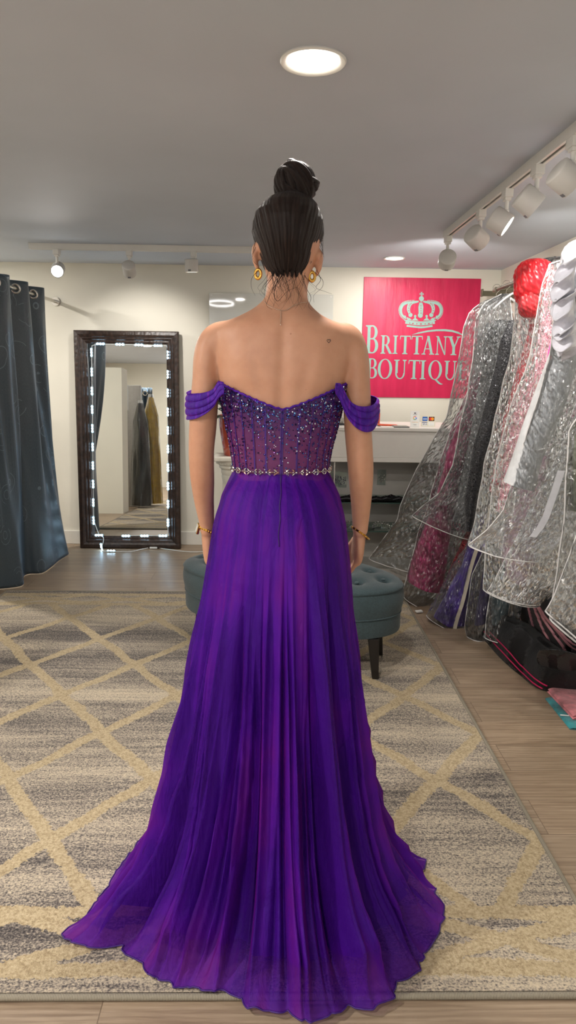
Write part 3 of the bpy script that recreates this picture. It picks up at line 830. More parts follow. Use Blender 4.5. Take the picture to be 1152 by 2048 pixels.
def pay():
    y = yc0+.16; x0, x1 = onc(843, .16), onc(869, .16); z0, z1 = PX(856, 856, y).z, PX(856, 833, y).z
    o = empty('payment_sign', ((x0+x1)/2, y, zz), 'small payment card logo sheet standing beside the review card', 'sign')
    MB().box((x0-.004, y, zz), (x1+.004, y+.003, z1+.006)).build('sheet', simple('sheet_cream', (232, 226, 206), .4), o, smooth=False)
    def r(name, u0, v0, u1, v1, m, e=.0006): MB().box((x0+(x1-x0)*u0, y-e, zz+(z1-zz)*v0), (x0+(x1-x0)*u1, y-.0001, zz+(z1-zz)*v1)).build(name, m, o, smooth=False)
    r('blue_logo', .05, .55, .44, .98, simple('logo_blue', (36, 96, 180), .5)); r('blue_logo_band', .1, .70, .4, .80, simple('logo_pale', (200, 214, 230), .5), .0009)
    r('dark_logo', .53, .55, .97, .98, simple('logo_dark', (44, 34, 40), .5))
    for du, nm, col in ((-.07, 'red_disc', (222, 50, 40)), (.07, 'orange_disc', (238, 150, 40))):
        c = Vector((x0+(x1-x0)*(.75+du), y-.0008, zz+(z1-zz)*.765)); rr = (z1-zz)*.15
        MB().add([c+Vector((rr*math.cos(a), -.0001*(du > 0), rr*math.sin(a))) for a in [2*PI*k/20 for k in range(20)]], [tuple(range(20))]).build(nm, simple('logo_'+nm, col, .5), o, smooth=False)
    r('visa_logo', .03, .06, .44, .44, simple('logo_white', (236, 236, 232), .5)); r('visa_band', .03, .38, .44, .44, simple('logo_navy', (28, 44, 110), .5), .0009)
    r('white_logo', .53, .06, .97, .44, bpy.data.materials['logo_white'])
    # the word VISA in slanted strokes
    mb = MB(); u = .07; mat = bpy.data.materials['logo_navy']
    def st(u0, v0, u1, v1, w=.022):
        f = lambda u_, v_: Vector((x0+(x1-x0)*u_, y-.001, zz+(z1-zz)*v_))
        mb.add([f(u0, v0), f(u0+w, v0), f(u1+w, v1), f(u1, v1)], [(0, 1, 2, 3)])
    st(.08, .33, .12, .14); st(.17, .33, .12, .14); st(.19, .14, .205, .33)
    st(.24, .14, .29, .16); st(.28, .15, .245, .29); st(.25, .29, .30, .33); st(.32, .14, .37, .33); st(.40, .14, .375, .33); st(.335, .2, .395, .21)
    mb.build('visa_letters', mat, o, smooth=False)
pay()
ro = simple('orange_red_plastic', (214, 84, 44), .4)
x = onc(757, .2); o = empty('pen_holder', (x, yc0+.2, zz), 'orange-red pen standing upright in a small grey cup on the counter', 'pen')
zt2 = PX(757, 826, yc0+.2).z
MB().lathe([(.018, 0), (.02, .012), (.016, .014), (.001, .012)], (x-.005, yc0+.2, zz), 20).build('cup', simple('grey_cup', (190, 186, 176), .5), o)
MB().tube([(x, yc0+.2, zz+.014), (x+.002, yc0+.2, zt2)], [.0075, .007], 10).build('pen_body', ro, o)
x0, x1 = onc(757, .12), onc(796, .12); o = empty('folder', (x1, yc0+.15, zz), 'orange-red folder edge lying on the counter left of the review card', 'folder')
MB().obox(((x0+x1)/2, yc0+.15, zz+.007), ((x1-x0)/2, .0, -.002), (0, .03, 0), (0, 0, .0045)).build('cover', ro, o, smooth=False, bevel=.002)
x0, x1 = onc(762, .06), onc(787, .06); tag(MB().box((x0, yc0+.02, zz), (x1, yc0+.1, zz+.003)).build('paper_sheet', simple('paper', (238, 236, 230), .6), None, smooth=False), 'white sheet of paper on the counter before the orange-red folder', 'paper')
x0, x1 = onc(786, .06), onc(817, .06); o = empty('tablet', ((x0+x1)/2, yc0+.06, zz), 'dark grey tablet lying flat on the counter beside the review card', 'tablet')
MB().box((x0, yc0+.012, zz), (x1, yc0+.125, zz+.008)).build('case', simple('tablet_grey', (110, 110, 108), .4), o, smooth=False, bevel=.003)
MB().box((x0+.006, yc0+.02, zz+.0081), (x1-.006, yc0+.117, zz+.0088)).build('screen', simple('tablet_screen', (60, 62, 64), .12), o, smooth=False)
x0, x1 = onc(668, .22), onc(687, .22); o = empty('card_terminal', ((x0+x1)/2, yc0+.22, zz), 'pale grey card terminal on the counter between torso and right arm', 'card terminal')
MB().obox(((x0+x1)/2, yc0+.24, zz+.04), ((x1-x0)/2, 0, 0), (0, .05, .02), (0, -.012, .032)).build('body', simple('terminal_grey', (170, 166, 158), .4), o, smooth=False, bevel=.006)
MB().obox(((x0+x1)/2, yc0+.185, zz+.006), ((x1-x0)*.55, 0, 0), (0, .012, 0), (0, 0, .006)).build('keypad', MBK, o, smooth=False, bevel=.002)
x0, x1 = onc(716, .28), onc(748, .28); zt3 = PX(740, 796, yc0+.28).z; o = empty('monitor', ((x0+x1)/2, yc0+.28, zz), 'white monitor back on the counter behind the right arm', 'monitor')
MB().box((x0, yc0+.27, zz+.03), (x1, yc0+.29, zt3)).build('shell', M['lam'], o, smooth=False, bevel=.005)
mb = MB(); mb.box(((x0+x1)/2-.05, yc0+.26, zz), ((x0+x1)/2+.05, yc0+.36, zz+.006)); mb.box(((x0+x1)/2-.012, yc0+.2905, zz+.006), ((x0+x1)/2+.012, yc0+.305, zz+.1)); mb.build('stand', M['lam'], o, smooth=False)

# ------------------------------------------------------------------ plaster column, red vase and plant behind the waist
yk = 5.1; pc = PX(472, 912, yk); kx, kz = pc.x, PX(440, 910, yk).z; kw = kx - PX(428, 910, yk).x
kol = empty('pedestal_column', (kx, yk, 0), 'white fluted plaster pedestal column left of the waist', 'pedestal')
mp = simple('plaster_white', (232, 228, 214), .6)
MB().box((kx-kw, yk-kw, kz-.028), (kx+kw, yk+kw, kz)).build('top_slab', mp, kol, smooth=False, bevel=.006)
mb = MB(); mb.lathe([(.095, kz-.2), (.105, kz-.15), (.1, kz-.14), (.108, kz-.12), (.106, kz-.1), (.122, kz-.085), (.12, kz-.07), (.14, kz-.055), (.148, kz-.0285)], (kx, yk, 0), 40)
for k in range(36): a = 2*PI*k/36; mb.ball((kx+.135*math.cos(a), yk+.135*math.sin(a), kz-.052), .009, 8, 5)
mb.build('capital', mp, kol)
rr = []
for z in (.1, .3, kz*.6, kz-.2): rr.append([Vector((kx+(.1-.012*z+.006*math.cos(a*18))*math.cos(a), yk+(.1-.012*z+.006*math.cos(a*18))*math.sin(a), z)) for a in [2*PI*k/144 for k in range(144)]])
MB().loft(rr).build('shaft', mp, kol)
MB().lathe([(.15, .0), (.15, .04), (.13, .05), (.135, .07), (.11, .09), (.1, .1)], (kx, yk, 0), 40).build('base', mp, kol)
vz = kz+.0005; vh = PX(455, 829, yk).z - vz
vase = empty('glazed_vase', (kx, yk, vz), 'glossy terracotta red vase standing on the white column', 'vase')
vt = NT('red_glaze'); vn = vt.noise(vt.coord(), 9., 4.)
vm = vt.done(vt.bsdf(Base_Color=vt.ramp(vn, [(.3, lin((150, 58, 44))), (.7, lin((196, 92, 70)))]), Roughness=.18, Normal=vt.bump(vt.noise(vt.coord(), 30., 3.), .25, .004), **{'Coat Weight': .5}))
MB().lathe([(.082, 0), (.088, .006), (.104, vh*.35), (.12, vh*.7), (.124, vh*.93), (.128, vh), (.118, vh), (.112, vh*.93), (.1, vh*.8), (.001, vh*.78)], (kx, yk, vz), 48).build('body', vm, vase)
pl = empty('potted_plant', (kx, yk, vz+vh*.8), 'dark green leafy plant growing from the red vase', 'plant')
gl = simple('leaf_green', (34, 58, 30), .4, var=.4, scale=12.)
mst = MB(); r = random.Random(3)
for k in range(26):
    a = r.uniform(0, 2*PI); ln = r.uniform(.1, .2); st = Vector((kx, yk, vz+vh*.79)); d = Vector((math.cos(a)*.75, math.sin(a)*.75, r.uniform(.35, 1.1))).normalized()
    p1 = st+d*ln*.9; mst.tube([st, st+d*ln*.5, p1], .0025, 5)
    sd = d.cross(Vector((0,0,1))).normalized(); w_ = r.uniform(.03, .045)
    V, F, UV = surf(lambda u, v: p1 + d*(.13*v) + Vector((0,0,-1))*.07*v*v + sd*(w_*(u-.5)*2*math.sin(PI*min(.98, v*.93+.05))**.8) + Vector((0,0,1))*.012*abs(u-.5), 6, 8)
    if k < 20: MB().add(V, F).build('leaf', gl, pl, angle=180, solid=.0012)
mst.build('stems', gl, pl)

# ------------------------------------------------------------------ tufted oval ottoman
def m_linen(name, c):
    t = NT(name); co = t.coord()
    a = t.noise(t.mapping(co, (380, 60, 380)), 1., 3.); b = t.noise(t.mapping(co, (60, 380, 120)), 1., 3.); bl = t.noise(co, 5., 3.)
    f = t.math('ADD', t.math('MULTIPLY', a, .5), t.math('MULTIPLY', b, .5))
    c0 = tuple(v*.78 for v in c); c1 = tuple(min(255, v*1.16) for v in c)
    return t.done(t.bsdf(Base_Color=t.ramp(t.math('ADD', f, t.math('MULTIPLY', t.math('SUBTRACT', bl, .5), .2)), [(.3, lin(c0)), (.7, lin(c1))]), Roughness=.85, Normal=t.bump(f, .35, .002), **{'Sheen Weight': .2}))
ML = m_linen('teal_linen', (58, 76, 81))
oc = Vector((.075, 3.36, 0)); oa = math.radians(-24); OA, OB = .56, .30
def orot(x, y): return Vector((oc.x + x*math.cos(oa) - y*math.sin(oa), oc.y + x*math.sin(oa) + y*math.cos(oa), 0))
ott = empty('tufted_ottoman', oc, 'oval dark teal tufted ottoman with black tapered legs behind the gown', 'ottoman')
tufts = [(x*.19, y) for x in (-2, -1, 0, 1, 2) for y in (-.1, .1)] + [(x*.19+.095, 0) for x in (-3, -2, -1, 0, 1, 2)]
tufts = [t for t in tufts if (t[0]/OA)**2 + (t[1]/OB)**2 < .8]
def cush(u, v):
    a = 2*PI*u
    if v < .3:
        k = v/.3; r = 1+.022*math.sin(PI*k*.9); z = .292 + .12*k
        x, y = OA*r*math.cos(a), OB*r*math.sin(a)
    else:
        k = (v-.3)/.7; r = (1-k); e = math.sqrt(max(0, 1-(1-min(1, k*3.2))**2))
        r = r*1.02; z = .412 + .036*e + .016*(1-r*r)
        x, y = OA*r*math.cos(a), OB*r*math.sin(a)
        for tx, ty in tufts:
            d = math.hypot(x-tx, y-ty); z -= .034*math.exp(-(d/.026)**2) + .012*math.exp(-(d/.06)**2)
    p = orot(x, y); p.z = z; return p
V, F, UV = surf(cush, 160, 90, True)
MB().add(V, F).build('cushion', ML, ott, angle=180)
mb = MB()
for tx, ty in tufts:
    p = orot(tx, ty); mb.ball((p.x, p.y, .438), (.011, .011, .006), 12, 6)
mb.build('button', ML, ott)
rings = []
for r, z in ((.97, .2), (.995, .203), (1., .21), (1., .285), (.985, .291), (.9, .292)): rings.append([orot(OA*r*math.cos(2*PI*k/96), OB*r*math.sin(2*PI*k/96)) + Vector((0,0,z)) for k in range(96)])
MB().loft(rings).build('band', ML, ott)
MB().tube([orot(OA*1.002*math.cos(2*PI*k/96), OB*1.002*math.sin(2*PI*k/96)) + Vector((0,0,.291)) for k in range(96)], .0035, 6, closed=True).build('piping', ML, ott)
mlg = simple('black_wood', (24, 20, 18), .35)
for lx, ly in ((.475, -.13), (-.42, -.13), (.42, .12), (-.42, .13)):
    p = orot(lx, ly); q = orot(lx*1.04, ly*1.1)
    MB().loft([[q + Vector((s*math.cos(a+PI/4), s*math.sin(a+PI/4), .0135)) for a in (0, PI/2, PI, 1.5*PI)] if s < .03 else [p + Vector((s*math.cos(a+PI/4), s*math.sin(a+PI/4), .2)) for a in (0, PI/2, PI, 1.5*PI)] for s in (.021, .034)]).build('leg', mlg, ott, smooth=False, bevel=.003)
# ------------------------------------------------------------------ the person
YP = 1.72
person = empty('person', (.02, YP, .012), 'person seen from behind, dark hair in a bun, in a long purple off-shoulder gown', 'person')
def W(px, py, Y=YP): return PX(px, py, Y)
# torso outline measured across the back: (y, left, right, back depth, front depth, centre Y)
TOR = [(545, 535, 617, .056, .056, 1.750), (575, 533, 616, .055, .055, 1.747), (595, 530, 615, .057, .055, 1.742), (606, 520, 620, .060, .056, 1.738),
       (618, 506, 630, .065, .058, 1.733), (629, 486, 643, .070, .062, 1.728), (638, 468, 660, .075, .066, 1.725), (646, 446, 682, .079, .07, 1.722), (656, 430, 700, .082, .074, 1.72),
       (680, 428, 712, .088, .084, 1.72), (720, 432, 704, .094, .094, 1.72), (760, 437, 691, .094, .112, 1.72), (800, 445, 684, .090, .120, 1.72),
       (850, 456, 671, .083, .105, 1.72), (900, 466, 658, .078, .09, 1.72), (935, 471, 653, .078, .088, 1.72), (980, 466, 659, .086, .09, 1.72),
       (1040, 456, 669, .096, .092, 1.72), (1100, 450, 675, .1, .094, 1.72), (1180, 454, 671, .092, .09, 1.72)]
TZ = []
for py, xl_, xr__, bd, fd, cy in TOR:
    a, b = W(xl_, py), W(xr__, py)
    TZ.append(((a.z+b.z)/2, (a.x+b.x)/2, (b.x-a.x)/2, bd, fd, cy))
TZ = TZ[::-1]                             # ascending z
def torso_pt(z, ang, off=0.):             # ang: -pi/2 faces the camera
    cx, hw_, bd, fd, cy = interp(TZ, z)
    c, s = math.cos(ang), math.sin(ang)
    e = .86
    x = math.copysign(abs(c)**e, c)*(hw_+off); y = math.copysign(abs(s)**e, s)*((bd if s < 0 else fd)+off)
    return Vector((cx+x, cy+y, z))
mb = MB(); NA = 56
zs_ = np.linspace(TZ[0][0], TZ[-1][0], 90)
mb.loft([[torso_pt(z, 2*PI*k/NA) for k in range(NA)] for z in zs_])
# head
hc = W(577, 470, 1.745); KP = 1.735/FPX
for_head = [(394, 12, .02, .02, .0), (398, 36, .05, .05, .0), (408, 50, .068, .066, 0), (425, 59, .082, .08, 0), (450, 64, .09, .092, 0), (475, 63, .09, .098, 0), (500, 57, .082, .098, 0),
            (522, 50, .068, .098, 0), (543, 44, .052, .1, 0), (560, 41, .040, .1, .0), (575, 33, .02, .1, 0), (583, 20, .0, .094, 0)]
mb.loft([[Vector((W(577, py).x + hw_*KP*math.cos(a), 1.745 + (bd if math.sin(a) < 0 else fd)*math.sin(a) + (0.06 if py > 580 else 0)*0, W(577, py).z)) for a in [2*PI*k/40 for k in range(40)]] for py, hw_, bd, fd, _ in for_head[::-1]])
zf = lambda py: W(577, py).z
hx = hc.x
mb.loft([[Vector((hx + r*math.cos(a), y, z + .8*r*math.sin(a))) for a in [2*PI*k/16 for k in range(16)]] for y, z, r in ((1.83, zf(508), .016), (1.847, zf(512), .015), (1.862, zf(516), .013), (1.868, zf(519), .009))])
mb.ball((hx, 1.842, zf(541)), (.022, .010, .0055), 14, 8); mb.ball((hx, 1.842, zf(547)), (.019, .010, .006), 14, 8); mb.ball((hx, 1.838, zf(570)), (.018, .014, .014), 12, 8)
for s in (-1, 1):
    mb.ball((hx+s*.031, 1.836, zf(487)), (.022, .008, .006), 12, 6)
    # ear: a thin tilted shell standing off the head
    ex, ez = (W(513, 512).x if s < 0 else W(637, 522).x), (zf(511) if s < 0 else zf(521))
    mb.loft([[Vector((ex + s*(.0085*w_*math.cos(a) + .004*math.sin(PI*k/6)) - s*.004*(k < 2), 1.745 + .017*math.sin(a)*w_, ez + zz_)) for a in [2*PI*i/16 for i in range(16)]]
             for k, (zz_, w_) in enumerate(((-.032, .3), (-.026, .6), (-.013, .7), (.002, .95), (.015, 1.05), (.025, .85), (.031, .4)))])
# arms: (px, py, Y, half width px, depth ratio)
ARM_L = [(462, 668, 1.724, 26, 1.2), (438, 674, 1.722, 29, 1.2), (421, 690, 1.720, 27.5, 1.3), (414, 720, 1.718, 26.5, 1.35), (411.5, 760, 1.717, 26, 1.3), (409, 800, 1.716, 27, 1.2), (406, 850, 1.715, 27, 1.15),
         (403, 895, 1.715, 25.5, 1.1), (403, 925, 1.720, 25, 1.1), (405, 960, 1.730, 24, 1.1), (408, 1000, 1.748, 20.5, 1.1), (413, 1040, 1.768, 16.5, 1.15), (415, 1062, 1.778, 15, 1.35)]
ARM_R = [(676, 668, 1.724, 26, 1.2), (694, 678, 1.722, 29, 1.2), (705.5, 694, 1.720, 27.5, 1.3), (711.5, 725, 1.718, 26.5, 1.35), (713, 760, 1.717, 26.5, 1.3), (714, 800, 1.716, 27, 1.2), (715.5, 850, 1.715, 27, 1.15),
         (719, 900, 1.715, 26.5, 1.1), (721, 930, 1.720, 26, 1.1), (722, 965, 1.730, 24.5, 1.1), (722, 1005, 1.748, 21, 1.1), (721, 1042, 1.768, 17.5, 1.15), (720, 1062, 1.778, 16, 1.35)]
def arm(tab, s):
    P = spline([tuple(W(px, py, Y)) + (r*KP, d) for px, py, Y, r, d in tab], 60)
    rings = []
    for i, p in enumerate(P):
        t = Vector(P[min(i+1, 60)][:3]) - Vector(P[max(i-1, 0)][:3]); t.normalize()
        yv = Vector((0, 1, 0)); yv = (yv - t*yv.dot(t)).normalized(); xv = t.cross(yv)
        rings.append([Vector(p[:3]) + xv*p[3]*math.cos(a) + yv*p[3]*p[4]*math.sin(a) for a in [2*PI*k/24 for k in range(24)]])
    mb.loft(rings)
    el = W(404 if s < 0 else 722, 905, 1.70)
    mb.ball((el.x, 1.692, el.z), (.013, .010, .018), 12, 8)
arm(ARM_L, -1); arm(ARM_R, 1)
HANDS = {}
def hand(s):
    wp = Vector(W(415 if s < 0 else 720, 1062, 1.778))
    inn = -s                                # towards the thigh
    kn = wp + Vector((inn*.004, .022, -.088))
    mb.loft([[wp.lerp(kn, f) + Vector((a*math.cos(q), b*math.sin(q)+ .004*f, 0)) for q in [2*PI*k/20 for k in range(20)]] for f, a, b in ((-.1, .0165, .021), (.15, .0165, .023), (.4, .0165, .032), (.7, .0165, .0385), (.95, .0145, .039), (1.06, .009, .034))])
    F_ = []
    for yo, ln, r, drop in ((-.0275, .056, .0074, .006), (-.0095, .072, .0083, 0.), (.0095, .08, .0087, -.001), (.0285, .071, .0085, .004)):
        b = kn + Vector((0, yo, .012 + drop)); ang = .12; pts = [b]; rr_ = [r*1.12]
        for k, (fr, bend) in enumerate(((.46, .30), (.31, .34), (.23, .22))):
            ang += bend; pts.append(pts[-1] + Vector((inn*math.sin(ang), yo*.12, -math.cos(ang)))*ln*fr); rr_.append(r*(1-.09*(k+1)))
        pts.append(pts[-1] + Vector((inn*math.sin(ang), 0, -math.cos(ang)))*.003); rr_.append(r*.45)
        dens = spline([tuple(p)+(q,) for p, q in zip(pts, rr_)], 18)
        mb.tube([Vector(d[:3]) for d in dens], [max(.003, d[3]) for d in dens], 12); F_.append(pts)
    b = wp + Vector((inn*.004, .024, -.03)); tp = [b, b+Vector((inn*.012, .018, -.024)), b+Vector((inn*.018, .028, -.05)), b+Vector((inn*.019, .031, -.074)), b+Vector((inn*.019, .031, -.077))]
    dens = spline([tuple(p)+(q,) for p, q in zip(tp, (.015, .0125, .0105, .009, .005))], 16)
    mb.tube([Vector(d[:3]) for d in dens], [max(.003, d[3]) for d in dens], 12)
    HANDS[s] = F_
hand(-1); hand(1)
# legs and feet, hidden inside the gown
zh = TZ[0][0]
for s in (-1, 1):
    cx = TZ[0][1] + s*.075
    mb.loft([[Vector((cx + r*math.cos(a), YP + yo + r*1.1*math.sin(a), z)) for a in [2*PI*k/20 for k in range(20)]] for z, r, yo in ((.10, .034, -.012), (.16, .032, -.01), (.3, .05, -.014), (.42, .054, -.012), (.52, .05, 0), (.62, .062, 0), (.78, .078, 0), (zh+.02, .086, -.0))])
    mb.loft([[Vector((cx + w_*math.cos(a), y, zc_ + h*math.sin(a))) for a in [2*PI*k/16 for k in range(16)]] for y, w_, h, zc_ in ((1.675, .02, .03, .10), (1.70, .032, .045, .095), (1.76, .036, .035, .075), (1.83, .042, .022, .045), (1.88, .04, .016, .034), (1.905, .024, .010, .03))])
raw = mb.build('body_raw', [], None)
rm = raw.modifiers.new('r', 'REMESH'); rm.mode = 'VOXEL'; rm.voxel_size = .0042
dg = bpy.context.evaluated_depsgraph_get(); ev = raw.evaluated_get(dg)
bme = bpy.data.meshes.new_from_object(ev); bpy.data.objects.remove(raw)
nv = len(bme.vertices); co_ = np.empty(nv*3); bme.vertices.foreach_get('co', co_); co_ = co_.reshape(-1, 3)
ed = np.empty(len(bme.edges)*2, int); bme.edges.foreach_get('vertices', ed); ed = ed.reshape(-1, 2)
deg = np.bincount(ed.ravel(), minlength=nv).astype(float)
zhand = W(415, 1052, 1.77).z
handm = (co_[:, 2] < zhand) & (np.abs(co_[:, 0]-.015) > .115)
headm = co_[:, 2] > zf(560)
torm = (co_[:, 2] > W(577, 790).z) & (co_[:, 2] < W(577, 585).z)
def smooth(c, it, wgt):
    for k in range(it):
        for lam in (.5, -.51):
            acc = np.zeros_like(c)
            for d in range(3):
                acc[:, d] = np.bincount(ed[:, 0], c[ed[:, 1], d], nv) + np.bincount(ed[:, 1], c[ed[:, 0], d], nv)
            c = c + wgt[:, None]*lam*(acc/deg[:, None]-c)
    return c
co_ = smooth(co_, 6, np.where(handm, .5, 1.))
def lap(c, it, wgt):
    for k in range(it):
        acc = np.zeros_like(c)
        for d in range(3):
            acc[:, d] = np.bincount(ed[:, 0], c[ed[:, 1], d], nv) + np.bincount(ed[:, 1], c[ed[:, 0], d], nv)
        c = c + wgt[:, None]*.5*(acc/deg[:, None]-c)
    return c
shw = np.exp(-((co_[:, 2]-W(577, 672).z)/.05)**2)
co_ = lap(co_, 30, shw*.9)
co_ = lap(co_, 5, np.where(handm | headm, .0, .8))
# modelling of the back: spine furrow, shoulder blades, trapezius
bx, by, bz = co_[:, 0].copy(), co_[:, 1], co_[:, 2]
bk = 1/(1+np.exp((by-1.69)/.008))
ctr = .008 + (bz-1.15)*.03
dx = bx-ctr
wz = 1/(1+np.exp(-(bz-1.0)/.03)) * 1/(1+np.exp((bz-1.50)/.02))
by += bk*wz*.0042*np.exp(-(dx/.014)**2)
for s in (-1, 1):
    by -= bk*.0045*np.exp(-((dx-s*.082)/.034)**2)*np.exp(-((bz-1.40)/.055)**2)
    by += bk*.0018*np.exp(-((dx-s*.052-(1.36-bz)*s*-.25)/.014)**2)*np.exp(-((bz-1.37)/.06)**2)
    by += bk*.003*np.exp(-((dx-s*.105)/.03)**2)*np.exp(-((bz-1.325)/.018)**2)
    by -= bk*.0022*np.exp(-((dx-s*.030)/.026)**2)*np.exp(-((bz-1.20)/.1)**2)
bme.vertices.foreach_set('co', co_.ravel()); bme.update()
def m_skin():
    t = NT('skin'); co = t.coord()
    n1 = t.noise(co, 6., 4.); n2 = t.noise(co, 42., 3.); fine = t.noise(co, 420., 2.)
    c = t.ramp(t.math('ADD', t.math('MULTIPLY', n1, .6), t.math('MULTIPLY', n2, .4)), [(.32, lin((188, 136, 108))), (.52, lin((197, 146, 117))), (.7, lin((203, 153, 124)))])
    v = t.n('ShaderNodeTexVoronoi', Vector=co, Scale=26., Randomness=1.)
    pick = t.math('GREATER_THAN', t.n('ShaderNodeSeparateColor', Color=v.outputs['Color']).outputs[0], .80)
    mole = t.math('MULTIPLY', t.math('LESS_THAN', v.outputs['Distance'], .055), pick)
    c = t.mix(t.math('MULTIPLY', mole, .5), c, lin((140, 82, 60)))
    return t.done(t.bsdf(Base_Color=c, Roughness=.48, Normal=t.bump(fine, .08, .001), **{'Subsurface Weight': .18, 'Subsurface Radius': (.9, .35, .2), 'Subsurface Scale': .012, 'Specular IOR Level': .4}))
SKIN = m_skin()
bme.materials.clear(); bme.materials.append(SKIN)
bme.polygons.foreach_set('use_smooth', [True]*len(bme.polygons)); bme.polygons.foreach_set('material_index', [0]*len(bme.polygons))
body = bpy.data.objects.new('body', bme); COL.objects.link(body); child(body, person)
from mathutils.bvhtree import BVHTree
bvh = BVHTree.FromPolygons([tuple(c) for c in co_], [tuple(p.vertices) for p in bme.polygons])
def onskin(px, py, off=0.):
    d = ray(px, py).normalized(); h, n, i, _ = bvh.ray_cast(CPOS, d)
    return (h + n*off, n) if h is not None else (PX(px, py, YP), Vector((0, -1, 0)))
for s in (-1, 1):
    MB().ball((hx+s*.031, 1.834, zf(495)), .0105, 16, 10).build('eye', simple('eye_white', (226, 222, 216), .2), person)
# heart tattoo
hp, hn = onskin(657.5, 682, .0006)
ht = []
for k in range(48):
    a = 2*PI*k/48; u = 16*math.sin(a)**3/16; v = (13*math.cos(a)-5*math.cos(2*a)-2*math.cos(3*a)-math.cos(4*a))/16
    q, n_ = onskin(657.5+u*3.7, 682-v*3.9, .0004); ht.append(q)
MB().tube(ht, .00062, 5, closed=True).build('heart_tattoo', simple('ink', (44, 40, 42), .6), person)

# ------------------------------------------------------------------ hair
def m_hair():
    t = NT('dark_brown_hair'); uv = t.coord('UV')
    s1 = t.noise(t.mapping(uv, (150., 2.2, 1.)), 1., 3., .6, .4); s2 = t.noise(t.mapping(uv, (480., 4., 1.)), 1., 2.)
    f = t.math('ADD', t.math('MULTIPLY', s1, .6), t.math('MULTIPLY', s2, .4))
    return t.done(t.bsdf(Base_Color=t.ramp(f, [(.3, lin((14, 8, 6))), (.55, lin((32, 19, 14))), (.78, lin((66, 40, 27)))]), Roughness=.5, Normal=t.bump(f, .7, .005), **{'Specular IOR Level': .22, 'Sheen Weight': .05}))
HAIR = m_hair()
hair = empty('hair', hc); child(hair, person)
HP = [(551, 541, 607, .060, 72), (547, 536, 612, .066, 84), (540, 531, 617, .071, 92), (528, 526, 624, .079, 96), (512, 521, 629, .088, 98), (494, 516, 634, .097, 102), (480, 510, 642, .100, 104), (465, 506, 646, .101, 108), (442, 508, 645, .100, 125), (425, 513, 641, .095, 150), (410, 523, 634, .085, 180), (399, 536, 624, .070, 180), (391, 551, 611, .050, 180), (387, 566, 600, .028, 180), (386, 578, 590, .008, 180)]
HZ = []
for py, a, b, dp, al in HP:
    A_, B_ = W(a, py, 1.74), W(b, py, 1.74); HZ.append(((A_.z+B_.z)/2, (A_.x+B_.x)/2, (B_.x-A_.x)/2, dp, math.radians(al)))
def hair_pt(u, v):
    z = HZ[0][0] + (HZ[-1][0]-HZ[0][0])*v
    cx, hw_, dp, al = interp(HZ, z)
    a = -PI/2 + al*(2*u-1)
    k = 1 + .010*math.sin(u*97+6*math.sin(v*3)) + .008*math.sin(u*211+v*4) + .006*math.sin(u*47-v*5)
    s = math.sin(a)
    zz_ = z + (.006*math.sin(u*60)+.004*math.sin(u*133) if v < .03 else 0)
    return Vector((cx + hw_*k*math.cos(a), 1.748 + dp*k*s*(1 if s < 0 else .9), zz_))
V, F, UV = surf(hair_pt, 220, 60)
MB().add(V, F, UV).build('combed_hair', HAIR, hair, angle=180, solid=.003)
# bun: coiled strands
bc_ = Vector(W(592, 370, 1.735))
mbun = MB()
def strand(path, r0, n=10):
    N = len(path); rr = [r0*(.55+.45*math.sin(PI*min(1, max(0, i/(N-1)*.94+.03)))) for i in range(N)]
    b0 = len(mbun.f); mbun.tube(path, rr, n)
    L_ = len(mbun.f)-b0
    for k in range(L_):
        f = mbun.f[b0+k]; i, j = divmod(k, n)
        if len(f) == 4: mbun.uv[b0+k] = [(j/n*.3, i/N*2), ((j+1)/n*.3, i/N*2), ((j+1)/n*.3, (i+1)/N*2), (j/n*.3, (i+1)/N*2)]
        else: mbun.uv[b0+k] = [(0, 0)]*len(f)
r = random.Random(11)
mbun.ball(bc_ + Vector((0, 0, -.002)), (.036, .036, .036), 24, 16)
mbun.tube([bc_+Vector((-.004,0,-.05)), bc_+Vector((-.002,0,-.02))], [.030, .026], 20)
for k in range(54):
    ph = r.uniform(0, 2*PI); tilt = r.uniform(-.35, .35); turn = r.uniform(.8, 1.5); rad = r.uniform(.026, .0405); zo = r.uniform(-.018, .022)
    pts = []
    for i in range(26):
        a = ph + turn*PI*(i/25)*1.3; q = Vector((rad*math.cos(a)*1.05, rad*math.sin(a), zo + .012*math.sin(a*1.5+ph)))
        e = Euler((tilt*.9, .55+tilt*.5, 0)); q.rotate(e)
        q.z *= 1.02
        pts.append(bc_ + q)
    strand(pts, r.uniform(.005, .0095))
for k in range(30):                       # strands wrapped over the top, down into the base
    a0 = r.uniform(0, 2*PI); pts = []
    for i in range(20):
        t_ = i/19; th = 1.45 - 2.75*t_; rr_ = .0405 + .003*math.sin(t_*5+k)
        a = a0 + .9*t_
        pts.append(bc_ + Vector((rr_*1.05*math.cos(th)*math.cos(a) - .002, rr_*math.cos(th)*math.sin(a), rr_*1.05*math.sin(th))))
    strand(pts, r.uniform(.0045, .008))
mbun.build('bun', HAIR, hair, angle=180)
